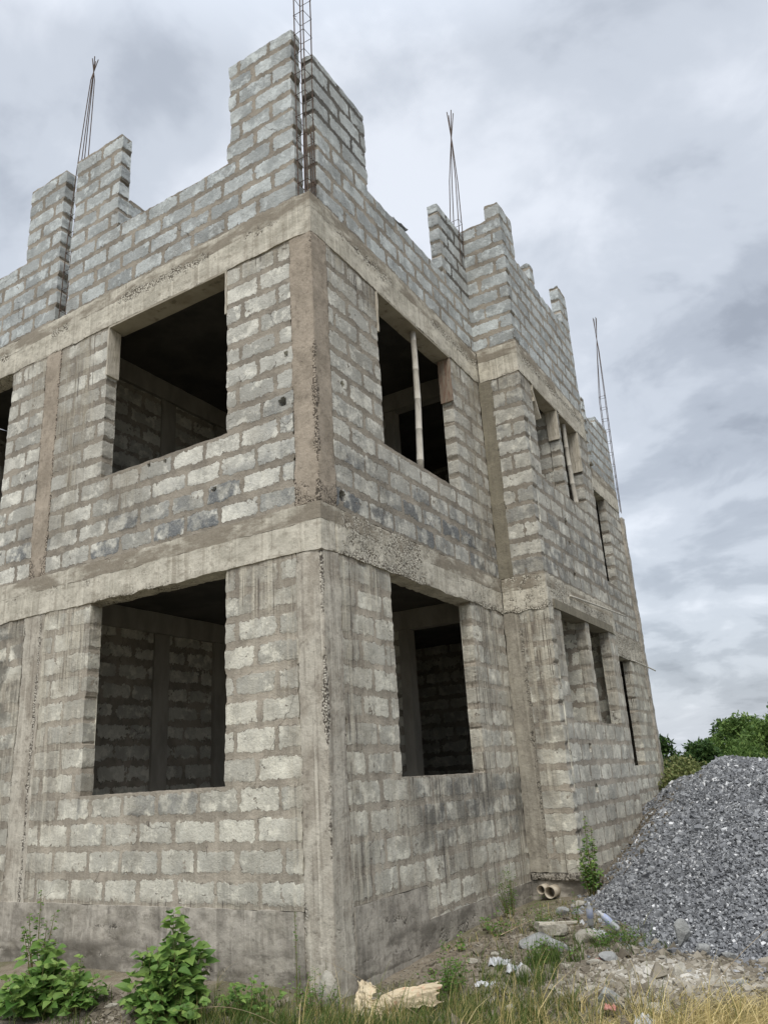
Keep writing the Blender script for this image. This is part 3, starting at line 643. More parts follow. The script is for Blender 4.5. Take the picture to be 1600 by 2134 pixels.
# drain pipes under the bay
def pipe(x, y, z, r, ln, name):
    n = 28; V = []; F = []
    for (yy, rr) in ((y, r), (y + ln, r), (y + ln, r * .88), (y, r * .88)):
        for i in range(n): a = 2 * math.pi * i / n; V.append((x + rr * math.cos(a) + K * yy, yy, z + rr * math.sin(a)))
    for k in range(3):
        for i in range(n): i2 = (i + 1) % n; F.append((k * n + i, (k + 1) * n + i, (k + 1) * n + i2, k * n + i2))
    for i in range(n): i2 = (i + 1) % n; F.append((3 * n + i, i, i2, 3 * n + i2))
    o = mesh_obj(name, V, np.array(F), M['pvc'], house, smooth=True)
    return o
pipe(.17, Y1 - .14, -.375, .052, .3, 'drain_pipe'); pipe(.29, Y1 - .17, -.40, .068, .33, 'drain_pipe')
# slabs, interior walls, unseen windowless rear walls added to keep the rooms dark
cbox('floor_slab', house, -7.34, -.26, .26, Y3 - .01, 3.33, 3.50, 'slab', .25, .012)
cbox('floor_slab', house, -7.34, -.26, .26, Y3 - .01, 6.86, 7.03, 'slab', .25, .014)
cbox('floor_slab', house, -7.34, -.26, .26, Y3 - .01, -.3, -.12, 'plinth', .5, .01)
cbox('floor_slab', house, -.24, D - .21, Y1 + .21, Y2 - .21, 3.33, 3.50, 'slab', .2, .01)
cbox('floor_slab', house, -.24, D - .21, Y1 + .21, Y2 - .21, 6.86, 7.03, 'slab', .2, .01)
for zb, zt, bb in ((-.12, 3.05, 3.33), (3.50, 6.56, 6.86)):
    s = int(zb * 7) + 60
    panel('inner_wall', house, (-4.08, 0), 'y', [(.255, 1.80, zb, zt), (2.08, 2.95, zb, zt), (3.2, 8.0, zb, zt)], .15, .05, zb, .25, .2, .06, .04, 'inner', s)
    cbox('inner_column', house, -4.24, -4.05, 1.80, 2.08, zb, zt, 'innerc', .1, .006)
    cbox('inner_column', house, -4.24, -4.03, 2.95, 3.20, zb, zt, 'innerc', .1, .006)
    cbox('inner_beam', house, -4.26, -4.02, .26, 8.0, zt, bb, 'innerc', .12, .01)
    panel('inner_wall', house, (0, 4.32), 'x', [(-4.0, -1.66, zb, zt)], .15, .05, zb, .25, .2, .06, .04, 'inner', s + 1)
    cbox('inner_column', house, -1.66, -1.50, 4.30, 4.5, zb, zt, 'innerc', .1, .006)
    cbox('inner_beam', house, -4.0, -.27, 4.29, 4.5, zt, bb, 'innerc', .12, .01)
    panel('inner_wall', house, (0, 7.7), 'x', [(-4.0, -.26, zb, bb)], .15, .06, zb, .25, .2, .06, .04, 'inner', s + 2)
    panel('closing_wall', house, (0, Y3 - .17), 'x', [(-7.34, -.26, zb, bb)], .15, .12, zb, .25, .2, mat='inner', seed=s + 3)
    panel('closing_wall', house, (-7.34, 0), 'y', [(.25, Y3 - .18, zb, bb)], .15, .12, zb, .25, .2, mat='inner', seed=s + 4)
# formwork boards left in the openings
def board(x0, x1, y0, y1, z0, z1, mat='board', seed=0, warp=.003, label=None):
    V, F = board_mesh(x0, x1, y0, y1, z0, z1, 8, warp, .008, seed); o = mesh_obj('formwork_board', V, F, M[mat], house)
    if label: o['label'] = label
board(-3.128, -1.168, -.012, .235, B2B - .032, B2B - .006, 'soffit', 1, label='soffit board under the beam of the upper left window')
board(-3.127, -3.105, -.016, .17, 5.87, B2B - .036, 'board', 2, label='pale board lining the left jamb of the upper left window')
board(-1.190, -1.168, -.016, .17, 5.98, B2B - .036, 'board', 3)
board(-.235, .012, 1.325, 3.305, B2B - .032, B2B - .006, 'soffit', 4)
board(-.17, .016, 1.323, 1.345, 5.98, B2B - .036, 'board', 5)
board(-.17, .016, 3.285, 3.307, 5.86, B2B - .036, 'board_red', 6, label='red-brown board lining the right jamb of the upper side window')
board(D - .19, D + .012, 4.82, 5.915, B2B - .03, B2B - .006, 'soffit', 7)
board(D - .19, D + .012, 6.075, 7.015, B2B - .03, B2B - .006, 'soffit', 8)
board(D - .17, D + .018, 5.895, 5.918, 6.02, B2B - .034, 'board', 9)
board(D - .17, D + .022, 6.99, 7.014, 5.80, B2B - .034, 'board', 10)
board(D - .16, D + .02, 4.803, 4.822, 6.25, B2B - .034, 'board', 11)

# rebar cages (parts, each with its own bars and stirrups)
def cage(base, s, z0, bars, stirz, label):
    """bars: list of poly-lines given as offsets; stirz: stirrup heights"""
    mb = MB()
    for b_ in bars: mb.tube(b_, .0075, 6)
    r = mb.build('rebar_cage', 'steel', house); r['label'] = label
    def at(b_, z):
        for p, q in zip(b_[:-1], b_[1:]):
            if p[2] <= z <= q[2]:
                t = (z - p[2]) / (q[2] - p[2]); return Vector(p).lerp(Vector(q), t)
        return Vector(b_[-1])
    for i, z in enumerate(stirz):
        rnd = random.Random(int(z * 100) + i)
        c = [at(b_, z + rnd.uniform(-.012, .012)) for b_ in bars[:4]]
        m = sum(c, Vector()) / 4; c = [m + (p - m) * 1.10 for p in c]; c.append(c[0]); c.append(c[0] + (m - c[0]) * .35)
        V, F, Tt = tube_pts(c, .0045, 5); mesh_obj('stirrup', V, [F, Tt], M['steel'], r)
def sh(x, y, z): return (x + K * y, y, z)
def bars4(cx, cy, s, prof):
    """prof: list of (z, dx, dy, scale)"""
    out = []
    for (sx, sy) in ((-1, -1), (1, -1), (1, 1), (-1, 1)):
        rnd = random.Random(int((cx + cy) * 10) + sx * 3 + sy * 7)
        out.append([sh(cx + dx + sx * s * k + rnd.uniform(-.006, .006), cy + dy + sy * s * k + rnd.uniform(-.006, .006), z) for z, dx, dy, k in prof])
    return out
bb = bars4(-.085, .085, .068, [(7.0, 0, 0, 1), (8.2, .005, 0, 1.0), (9.6, .012, 0, 1.05), (11.3, .02, .0, 1.05)])
bb += [[sh(-.085 + a, .085 + b, 7.0), sh(-.085 + a * .9, .085 + b, 7.9 + c)] for a, b, c in ((-.05, .05, .1), (.05, -.05, 0), (.02, .06, -.1), (.055, .05, .15))]
cage(None, 0, 7, bb, [7.25 + .305 * i for i in range(11)], 'steel cage of four bars and square stirrups at the near corner')
bb = bars4(-4.12, .085, .065, [(7.0, 0, 0, 1), (8.2, .03, 0, .9), (9.5, .10, 0, .8), (10.5, .16, 0, .45), (11.1, .19, 0, .25), (11.5, .21, 0, -.5)])
cage(None, 0, 7, bb, [7.2 + .3 * i for i in range(7)], 'leaning steel cage in the gap of the left parapet')
bb = bars4(-.10, 4.20, .062, [(7.0, -.04, 0, 1), (9.3, .06, 0, 1.15), (10.2, .10, 0, .8), (10.95, .13, 0, .12), (11.6, .16, 0, -.7)])
cage(None, 0, 7, bb, [7.3 + .3 * i for i in range(8)], 'steel cage converging to a crossing beside the second side pier')
bb = bars4(-.05, 12.43, .062, [(6.6, 0, 0, .9), (8.2, .02, 0, 1.), (9.5, .05, 0, 1.1), (10.9, .13, 0, .35), (11.3, .15, 0, -.15), (11.8, .18, 0, -.6)])
cage(None, 0, 7, bb, [6.9 + .3 * i for i in range(10)], 'steel cage at the far end of the house')

# ------------------------------------------------------------------ loose things on the house
def bamboo(p, q, r, name, label, group=None, cat='bamboo pole', bend=.02, n=14):
    p, q = Vector(p), Vector(q); pts = []; rr = []
    for i in range(n + 1):
        t = i / n; o = math.sin(t * math.pi) * bend + .002 * math.sin(t * 17)
        c = p.lerp(q, t) + Vector((o * .4, o, 0)); pts.append(c); rr.append(r * (1 - .15 * t))
        if i % 3 == 1:
            d = (q - p).normalized() * .006
            pts += [c + d, c + d * 2]; rr += [r * (1 - .15 * t) * 1.10, r * (1 - .15 * t)]
    m = MB(); m.tube(pts, rr, 12); o = m.build(name, 'bamboo', None, True, loc=tuple(p)); return tag(o, label, cat, group)
bamboo(sh(-.075, 2.30, 4.53), sh(-.075, 2.39, 6.52), .043, 'bamboo_pole', 'bleached bamboo pole propping the beam in the wide upper side window', bend=.02)
bamboo(sh(.585, 6.66, 5.04), sh(.585, 6.52, 6.52), .040, 'bamboo_pole', 'bleached bamboo pole propping the beam in the narrow upper bay window', bend=-.02)
bamboo(sh(D + .035, 5.25, 3.33), sh(D + .09, 8.15, 3.43), .014, 'bamboo_stick', 'thin pale bamboo stick lying along the bay beam', cat='stick', bend=.03)
bamboo(sh(.02, 11.2, 3.05), sh(.16, 12.62, 2.93), .015, 'bamboo_stick', 'dark stick poking out past the far lower corner', cat='stick', bend=.02)
V, F = board_mesh(D - .05, D + .03, 4.86, 4.9, 6.0, 6.45, 6, .002, .01, 30)
cx = V.mean(0); a_ = .5; R_ = np.array([[1, 0, 0], [0, math.cos(a_), -math.sin(a_)], [0, math.sin(a_), math.cos(a_)]])
o = mesh_obj('wood_offcut', (V - cx) @ R_.T, F, M['board'], loc=tuple(cx)); tag(o, 'short pale wood offcut wedged slantwise in the upper bay window', 'offcut')
# roof tank and sheet seen over the side parapet
def lathe(prof, n=36):
    V = []; F = []
    for r, z in prof:
        for i in range(n): a = 2 * math.pi * i / n; V.append((r * math.cos(a), r * math.sin(a), z))
    for k in range(len(prof) - 1):
        for i in range(n): i2 = (i + 1) % n; F.append((k * n + i, k * n + i2, (k + 1) * n + i2, (k + 1) * n + i))
    return np.array(V), np.array(F)
tk = tag(empty('water_tank', (-.78, 2.95, 7.03)), 'black plastic water tank just showing over the side parapet', 'water tank')
V, F = lathe([(0, 0), (.5, 0), (.52, .1), (.50, .14), (.52, .3), (.50, .34), (.52, .55), (.50, .6), (.52, .8), (.50, .95), (.42, 1.12), (.24, 1.22), (.2, 1.23)])
mesh_obj('tank_body', V, F, M['tank'], tk, smooth=True)
V, F = lathe([(.21, 1.22), (.22, 1.24), (.22, 1.29), (.19, 1.32), (0, 1.33)]); mesh_obj('tank_lid', V, F, M['tank'], tk, smooth=True)
V, F = board_mesh(-.30, .0, 1.95, 2.35, 0, .02, 6, .01, .02, 31); V[:, 2] += .12 * (V[:, 1] - 1.95)
o = mesh_obj('roofing_sheet', V - np.array((-.15, 2.15, 0)), F, M['zinc'], loc=(-.15, 2.15, 7.99)); tag(o, 'scrap of grey sheet lying on the side parapet', 'metal sheet')

# ------------------------------------------------------------------ ground
def gz(x, y):
    x = np.asarray(x, float); y = np.asarray(y, float)
    z = -.62 + .20 * sstep(-.5, 4., y) * sstep(-1., .8, x)
    z = z + .035 * fbm(x, y, 0 * x, .8, 3) + .02 * fbm(x, y, 0 * x + 5, 3.5, 3)
    z = z + .05 * np.exp(-(((x - 2.2) / .7) ** 2 + ((y - .9) / .6) ** 2))                        # debris mound
    z = z + .13 * np.exp(-(((x + 1.55) / .22) ** 2 + ((y + .85) / .35) ** 2))                    # soil mound at left
    z = z + .06 * np.exp(-(np.abs(y) / .25) ** 2) * (x < 0)
    far = np.hypot(x - 1, y - 2); return z * np.exp(-(far / 60) ** 4) + -.6 * (1 - np.exp(-(far / 60) ** 4))
def mat_ground():
    m, nt, b = newmat('dry_soil'); g = G(nt); P = g.pos()
    n1 = g.noise(P, .9, 5, .6); n2 = g.noise(P, 9, 6, .65)
    col = g.mix(g.rng(n2, .35, .65), (.20, .165, .12), (.30, .26, .20))
    col = g.mix(g.rng(n1, .45, .62, 0, .75), col, (.13, .13, .06))
    speck = g.rng(g.voro(P, 38), .15, .3, 1., 0.)
    col = g.mix(g.math('MULTIPLY', speck, .5), col, (.42, .40, .35))
    nt.links.new(col, b.inputs['Base Color'])
    nt.links.new(g.bump(g.math('MULTIPLY_ADD', speck, .4, g.noise(P, 22, 7, .7)), .9, .03), b.inputs['Normal']); return m
M['ground'] = mat_ground()
ax1 = np.concatenate([[-1500, -600, -250, -120, -60, -35, -22, -15, -10], np.linspace(-7, 7, 200), [10, 15, 22, 35, 60, 120, 250, 600, 1500]])
ay1 = ax1 + 2
XX, YY = np.meshgrid(ax1, ay1, indexing='ij'); ZZ = gz(XX, YY); n_ = len(ax1)
I, J = [w.ravel() for w in np.meshgrid(np.arange(n_ - 1), np.arange(n_ - 1), indexing='ij')]
Fg = np.stack([I * n_ + J, (I + 1) * n_ + J, (I + 1) * n_ + J + 1, I * n_ + J + 1], 1)
tag(mesh_obj('ground', np.stack([XX.ravel(), YY.ravel(), ZZ.ravel()], 1), Fg, M['ground'], smooth=True), kind='structure')

# stones ------------------------------------------------------------
def rock_cloud(P, S, seed=0, flat=.7, normals=None):
    """P centres (n,3), S sizes (n,) -> V,Q with jittered box stones"""
    r = np.random.default_rng(seed); n = len(P)
    c = np.array([(-1, -1, -1), (1, -1, -1), (1, 1, -1), (-1, 1, -1), (-1, -1, 1), (1, -1, 1), (1, 1, 1), (-1, 1, 1)], float) * .5
    V = c[None] * (1 + r.uniform(-.45, .45, (n, 8, 3))); V[:, 4:, :2] *= r.uniform(.35, .95, (n, 1, 2)); V[:, :, 2] *= flat; V[:, :, 1] *= r.uniform(.55, 1., (n, 1))
    a = r.uniform(0, 2 * np.pi, n); b = r.normal(0, .7, n); e = r.normal(0, .7, n)
    def rot(V, i, j, t):
        ct, st = np.cos(t)[:, None], np.sin(t)[:, None]; p, q = V[:, :, i].copy(), V[:, :, j].copy(); V[:, :, i] = p * ct - q * st; V[:, :, j] = p * st + q * ct
    rot(V, 0, 2, b); rot(V, 1, 2, e); rot(V, 0, 1, a)
    V = V * S[:, None, None] + P[:, None]
    q = np.array([(0, 3, 2, 1), (4, 5, 6, 7), (0, 1, 5, 4), (1, 2, 6, 5), (2, 3, 7, 6), (3, 0, 4, 7)])
    Q = (q[None] + (np.arange(n) * 8)[:, None, None]).reshape(-1, 4)
    return V.reshape(-1, 3), Q
ridge = [(-.2, 13.5, .40), (.3, 11.5, .55), (.98, 8.6, .72), (1.74, 7.0, .84), (2.05, 6.0, .93), (2.33, 5.0, .99), (3.0, 4.1, .945), (4.2, 3.7, .90), (5.5, 3.9, .8)]
def heap_z(x, y):
    best = np.full(np.shape(x), -9.)
    for (ax_, ay_, az), (bx, by, bz_) in zip(ridge[:-1], ridge[1:]):
        dx, dy = bx - ax_, by - ay_; t = np.clip(((x - ax_) * dx + (y - ay_) * dy) / (dx * dx + dy * dy), 0, 1)
        d = np.hypot(x - ax_ - t * dx, (y - ay_ - t * dy) * .70)   # the heap was tipped toward the path: its front runs out longer
        z = az + t * (bz_ - az) - .94 * (np.sqrt(d * d + .07) - .25); best = np.maximum(best, z)
    return best + .05 * fbm(x, y, 0 * x + 2, 1.3, 3) + .02 * fbm(x, y, 0 * x, 5, 2)
hx = np.linspace(-.3, 7, 180); hy = np.linspace(.4, 14, 300); HX, HY = np.meshgrid(hx, hy, indexing='ij'); HZ = heap_z(HX, HY)
Gz = gz(HX, HY); HZ2 = np.maximum(HZ, Gz - .06)
I, J = [w.ravel() for w in np.meshgrid(np.arange(len(hx) - 1), np.arange(len(hy) - 1), indexing='ij')]
keep = (HZ[I, J] > Gz[I, J] - .05) & (HX[I, J] > np.where(HY[I, J] < Y2, D - .17, -.2) + K * HY[I, J])
I, J = I[keep], J[keep]; nn = len(hy)
hb = MB(); hb.add(np.stack([HX.ravel(), HY.ravel(), HZ2.ravel() - .012], 1), np.stack([I * nn + J, (I + 1) * nn + J, (I + 1) * nn + J + 1, I * nn + J + 1], 1), rnd=.1)
r = np.random.default_rng(3)
# only slopes that can be seen from the path get loose stones; finer and denser toward the near foot
n = 360000
px = r.uniform(-.1, 6.5, n); py = r.uniform(.6, 12.5, n)
hz_ = heap_z(px, py); g_ = gz(px, py)
dc = np.hypot(px - 4.15, py + 5.8)
ok = (hz_ > g_ - .02) & (px > np.where(py < Y2, D, 0) + K * py + .01) & (r.uniform(0, 1, n) < np.clip(11. / dc, .25, 1) ** 2 * .9)
ok &= (py < 9.5) | (px < 2.5)
px, py, hz_ = px[ok], py[ok], hz_[ok]
S = np.exp(r.normal(-3.80, .38, len(px))) * np.clip(np.hypot(px - 4.15, py + 5.8) / 9.5, .85, 1.5)
V, Q = rock_cloud(np.stack([px, py, hz_ + r.uniform(-.006, .010, len(px))], 1), S, 5, .75)
edge = np.clip(1 - np.abs(heap_z(px, py) - gz(px, py)) / .5, 0, 1)
hb.add(V, Q, rnd=np.repeat(np.clip(r.beta(1.7, 2.3, len(px)) + (r.uniform(0, 1, len(px)) < .045) * .6, 0, 1), 8))
# stones that rolled beyond the foot
n = 9000; px = r.uniform(.6, 4.5, n); py = r.uniform(.2, 4., n); d_ = gz(px, py) - heap_z(px, py)
ok = (d_ > 0) & (r.uniform(0, 1, n) < np.exp(-d_ / .12)) & (px > D + .05 - (py < Y1) * .5); px, py = px[ok], py[ok]
V, Q = rock_cloud(np.stack([px, py, gz(px, py) + .004], 1), np.exp(r.normal(-3.5, .35, len(px))), 6, .7)
hb.add(V, Q, rnd=np.repeat(r.beta(1.7, 2.3, len(px)), 8))
tag(hb.build('gravel_heap', 'stone'), 'large heap of blue-grey crushed stone against the side of the house', 'gravel heap', kind='stuff')

# fine debris litter (uncountable)
db = MB(); n = 34000
px = np.concatenate([r.normal(2.3, .48, n // 2), r.uniform(-.6, 3.6, n // 8), r.normal(-1.5, .22, n // 10), r.normal(.95, .45, n // 12)]); py = np.concatenate([r.normal(.95, .38, n // 2), r.uniform(-1.4, 3.2, n // 8), r.normal(-.8, .25, n // 10), r.normal(2.0, .8, n // 12)])
ok = ~((px < .03) & (py > -.03)) & (heap_z(px, py) < gz(px, py) + .02); px, py = px[ok], py[ok]
V, Q = rock_cloud(np.stack([px, py, gz(px, py)], 1), np.exp(r.normal(-3.95, .55, len(px))), 8, .55)
db.add(V, Q, rnd=np.repeat(np.clip(r.uniform(-.2, .55, len(px)) + .55 * np.exp(-((px - 2.3) / .6) ** 2 - ((py - .95) / .5) ** 2), 0, 1), 8))
# earth crumbs sliding off the wall side of the heap
n = 14000; py = r.uniform(3.6, 11.5, n); px = np.where(py < Y2, D, 0) + K * py + .01 + r.exponential(.22, n); q_ = heap_z(px, py); ok = (q_ > gz(px, py) - .02) & (py > Y1 - .5); px, py, q_ = px[ok], py[ok], q_[ok]
V, Q = rock_cloud(np.stack([px, py, q_ + .012], 1), np.exp(r.normal(-3.5, .35, len(px))), 9, .6)
db.add(V, Q, rnd=np.repeat(r.uniform(0, .12, len(px)), 8))
tag(db.build('rubble_litter', 'debris'), 'pale fine rubble scattered over the soil in front of the heap', 'rubble', kind='stuff')

# ------------------------------------------------------------------ individual rocks
def rock(x, y, sx, sy, sz, mat, label, rot=0., seed=0, cat='rock', sink=.25, group=None, tilt=0.):
    rr = np.random.default_rng(seed)
    import bmesh
    bm = bmesh.new(); bmesh.ops.create_icosphere(bm, subdivisions=3, radius=1)
    V = np.array([v.co[:] for v in bm.verts]); F = np.array([[v.index for v in f.verts] for f in bm.faces]); bm.free()
    # cut with random planes -> angular
    for k in range(11):
        nrm = rr.normal(size=3); nrm /= np.linalg.norm(nrm); d = rr.uniform(.45, .75); s = V @ nrm; V = V - np.maximum(s - d, 0)[:, None] * nrm
    V = V + .03 * np.stack([fbm(V[:, 0] + seed, V[:, 1], V[:, 2] + q, 3, 3) for q in (0, 4, 9)], 1)
    V = V * np.array([sx, sy, sz]); ct, st = math.cos(rot), math.sin(rot)
    if tilt:
        c2, s2 = math.cos(tilt), math.sin(tilt); V = V @ np.array([[c2, 0, -s2], [0, 1, 0], [s2, 0, c2]])
    V = V @ np.array([[ct, st, 0], [-st, ct, 0], [0, 0, 1]])
    z = float(max(gz(x, y), heap_z(np.array(x), np.array(y)))); o = mesh_obj('rock' if cat == 'rock' else cat.replace(' ', '_'), V, F, M[mat], loc=(x, y, z + sz * (.6 - sink)))
    return tag(o, label, cat, group)

# ------------------------------------------------------------------ vegetation
def leaves(Pc, Dr, Nr, L, W, seed=0, fold=.25, droop=.25):
    """heart/oval leaves: centres (base points), directions, up normals, length, width -> V, Q"""
    n = len(Pc); Dr = Dr / np.linalg.norm(Dr, axis=1, keepdims=True)
    Sd = np.cross(Dr, Nr); Sd /= np.linalg.norm(Sd, axis=1, keepdims=True) + 1e-9; N2 = np.cross(Sd, Dr)
    prof = [(0, 0, 0), (.12, .36, .5), (.38, .50, .8), (.72, .28, .5), (1, 0, 0), (.72, -.28, .5), (.38, -.50, .8), (.12, -.36, .5), (.38, 0, 0), (.72, 0, 0)]
    V = np.zeros((n, 10, 3)); L = np.broadcast_to(L, (n,)); W = np.broadcast_to(W, (n,))
    for i, (a, w, f) in enumerate(prof):
        V[:, i] = Pc + Dr * (a * L)[:, None] + Sd * (w * W)[:, None] + N2 * ((f * fold * W) - droop * a * a * L)[:, None]
    q = np.array([(0, 1, 2, 8), (8, 2, 3, 9), (0, 8, 6, 7), (8, 9, 5, 6)]); t = np.array([(9, 3, 4), (9, 4, 5)])
    o = (np.arange(n) * 10)[:, None, None]
    return V.reshape(-1, 3), (q[None] + o).reshape(-1, 4), (t[None] + o).reshape(-1, 3)
def weed(name, label, x, y, hgt, spread, nstem, leaf, nleaf, mat='leaf', cat='weed', seed=0, group=None, lean=(0, 0), narrow=.8, dens_top=False, sprig=0):
    rr = np.random.default_rng(seed + 100); z0 = float(max(gz(x, y), heap_z(np.array(x), np.array(y)))); root = tag(empty(name, (x, y, z0)), label, cat, group)
    sm = MB(); P = []; Dn = []; Rn = []; Ls = []
    for s in range(nstem):
        a = rr.uniform(0, 2 * np.pi); rad = spread * np.sqrt(rr.uniform(0, 1)); hh = hgt * rr.uniform(.45, 1.) * (1 - .45 * (rad / spread) ** 2 if spread > 0 else 1)
        if s == 0: rad = spread * .1; hh = hgt
        b0 = np.array([math.cos(a) * rad * .35, math.sin(a) * rad * .35, -.02]); tip = np.array([math.cos(a) * rad + lean[0] * hh, math.sin(a) * rad + lean[1] * hh, hh])
        if y + tip[1] > -.06 and x < .1 and y < 0: tip[1] = -.06 - y - rr.uniform(0, .04)
        mid = (b0 + tip) / 2 + np.array([rr.normal(0, .03), rr.normal(0, .03), .03]) * hgt
        pts = []
        for i in range(9):
            t = i / 8; pts.append((1 - t) ** 2 * b0 + 2 * t * (1 - t) * mid + t * t * tip)
        sm.tube([tuple(p) for p in pts], [.0035 * (1.3 - t / 9) * (.6 + hgt) for t in range(9)], 5)
        nl = int(nleaf * hh / hgt)
        for k in range(nl):
            t = rr.uniform(.12, 1) ** (.75 if not dens_top else .5); i = min(7, int(t * 8)); f = t * 8 - i; p = pts[i] * (1 - f) + pts[i + 1] * f
            az = rr.uniform(0, 2 * np.pi); el = rr.uniform(-.25, .6); ln = leaf * rr.uniform(.6, 1.15) * (1.15 - .55 * t)
            d = np.array([math.cos(az) * math.cos(el), math.sin(az) * math.cos(el), math.sin(el)])
            pet = p + d * ln * rr.uniform(.1, .5) + (rr.normal(size=3) * sprig if sprig else 0)
            if y + pet[1] > -.03 and x + pet[0] < .1 and y < 0: continue
            P.append(pet); Dn.append(d); Rn.append(np.clip(.35 + .35 * t + rr.normal(0, .16), 0, 1)); Ls.append(ln)
    P, Dn, Rn, Ls = map(np.array, (P, Dn, Rn, Ls))
    Nr = np.tile([0, 0, 1.], (len(P), 1)) + rr.normal(0, .35, (len(P), 3)) + np.array([.25, -.35, 0])
    V, Q, Tt = leaves(P, Dn, Nr, Ls, Ls * narrow)
    sm.build('stem', 'stem', root)
    lm = MB(); lm.add(V, Q, Tt, rnd=np.repeat(Rn, 10)); lm.build('foliage', mat, root)
    return root
weed('broadleaf_weed', 'tall broad-leaved green weed climbing against the plinth under the left window', -.98, -.80, .72, .32, 26, .15, 34, seed=1, cat='weed')
weed('broadleaf_weed', 'low bushy skirt of bright leaves at the foot of the tall weed', -.80, -.95, .42, .34, 22, .095, 22, seed=2)
weed('broadleaf_weed', 'wide leafy weed clump filling the bottom left corner of the photo', -2.05, -1.15, .52, .40, 30, .145, 28, seed=3)
weed('broadleaf_weed', 'smaller leafy weed on the right edge of the bottom left clump', -1.58, -1.15, .38, .20, 16, .09, 20, seed=4)
weed('broadleaf_weed', 'dim green creeper at the left frame edge against the plinth', -3.35, -.22, .75, .16, 10, .055, 34, mat='leaf2', seed=5)
weed('low_herb', 'low leafy herbs between the tall weed and the corner column', -.42, -.55, .26, .34, 24, .06, 18, seed=6, cat='herb')
weed('thin_weed', 'single thin upright weed in front of the corner column', -.22, -.22, .66, .04, 2, .028, 40, mat='leaf2', seed=7, narrow=.5, cat='weed')
weed('feathery_bush', 'dark feathery bush left of the torn paper sack', .02, -.30, .30, .20, 16, .03, 50, mat='leaf2', seed=8, narrow=.45, cat='bush', sprig=.02)
weed('feathery_bush', 'green bushy weed right behind the torn paper sack', .78, .38, .38, .20, 16, .040, 40, mat='leaf2', seed=9, narrow=.6, cat='bush', sprig=.015)
weed('low_herb', 'sparse low herbs on the soil strip midway along the side plinth', .42, 2.1, .20, .22, 12, .04, 14, mat='leaf2', seed=17, cat='herb')
weed('small_weed', 'tiny bright weed growing on the ledge of the side plinth', .30, 1.55, .17, .07, 6, .04, 10, seed=10)
weed('feathery_bush', 'feathery green weed just left of the two drain pipes', .22, 2.95, .52, .16, 12, .030, 60, mat='leaf2', seed=11, narrow=.5, cat='bush', sprig=.03)
weed('feathery_bush', 'low bright green tuft below the drain pipes among the rubble', .80, 2.30, .30, .20, 16, .028, 46, mat='leaf2', seed=12, narrow=.5, cat='bush', sprig=.03)
weed('leafy_shrub', 'tall slim bright green shrub growing at the bay corner beside the gravel', .80, 3.92, .84, .15, 16, .06, 60, mat='leaf', seed=13, cat='shrub', narrow=.6)
weed('low_creeper', 'low green creeper at the gravel foot behind the white litter', 1.62, 2.02, .16, .34, 22, .028, 26, mat='leaf2', seed=14, cat='creeper', sprig=.02)
weed('low_creeper', 'dark green creeper on the left edge of the pale debris mound', 1.28, 1.25, .20, .26, 18, .03, 26, mat='leaf2', seed=15, cat='creeper', sprig=.02)
weed('small_weed', 'yellow-green sprig below the drain pipes beside the blue-white litter', 1.05, 2.62, .30, .07, 6, .032, 22, mat='leaf2', seed=16, narrow=.5)

# grass: uncountable
def grass(name, label, spots, seed, mat='grass'):
    """spots: (n, cx, cy, sx, sy, h, lean, rnd_lo, rnd_hi)"""
    rr = np.random.default_rng(seed); Vs = []; Rn = []
    for (n, cx, cy, sx, sy, h, lean, a, b) in spots:
        nc = max(1, n // 10); tx = rr.normal(cx, sx, nc); ty = rr.normal(cy, sy, nc)
        i = rr.integers(0, nc, n); x = tx[i] + rr.normal(0, .03, n); y = ty[i] + rr.normal(0, .03, n)
        ok = ~((x < .05) & (y > -.06)) & (heap_z(x, y) < gz(x, y) + .05) & ~((x < D + .05) & (y > Y1 - .1)); x, y = x[ok], y[ok]; m = len(x)
        hh = h * np.exp(rr.normal(-.25, .4, m)); az = rr.uniform(0, 2 * np.pi, m); ln = hh * lean * rr.uniform(.2, 1.6, m)
        w = rr.uniform(.0016, .0042, m); base = np.stack([x, y, gz(x, y) - .01], 1); d = np.stack([np.cos(az), np.sin(az), 0 * az], 1); s = np.stack([-np.sin(az + .6), np.cos(az + .6), 0 * az], 1)
        V = np.zeros((m, 7, 3))
        for k, t in enumerate((0, .35, .7)):
            c = base + np.array([0, 0, 1.]) * (hh * (t if lean < 1 else t * (1.2 - .6 * t) * .8))[:, None] + d * (ln * t * t)[:, None]; ww = w * (1 - .25 * k)
            V[:, 2 * k] = c - s * ww[:, None]; V[:, 2 * k + 1] = c + s * ww[:, None]
        V[:, 6] = base + np.array([0, 0, 1.]) * (hh * (.95 if lean < 1 else .5))[:, None] + d * ln[:, None]
        Vs.append(V.reshape(-1, 3)); Rn.append(np.repeat(np.clip(rr.uniform(a, b, m) + rr.normal(0, .07, m), 0, 1), 7))
    V = np.concatenate(Vs); n = len(V) // 7; o = (np.arange(n) * 7)[:, None, None]
    q = np.array([(0, 1, 3, 2), (2, 3, 5, 4)]); t = np.array([(4, 5, 6)])
    m = MB(); m.add(V, (q[None] + o).reshape(-1, 4), (t[None] + o).reshape(-1, 3), rnd=np.concatenate(Rn))
    return tag(m.build(name, mat), label, 'grass', kind='stuff')
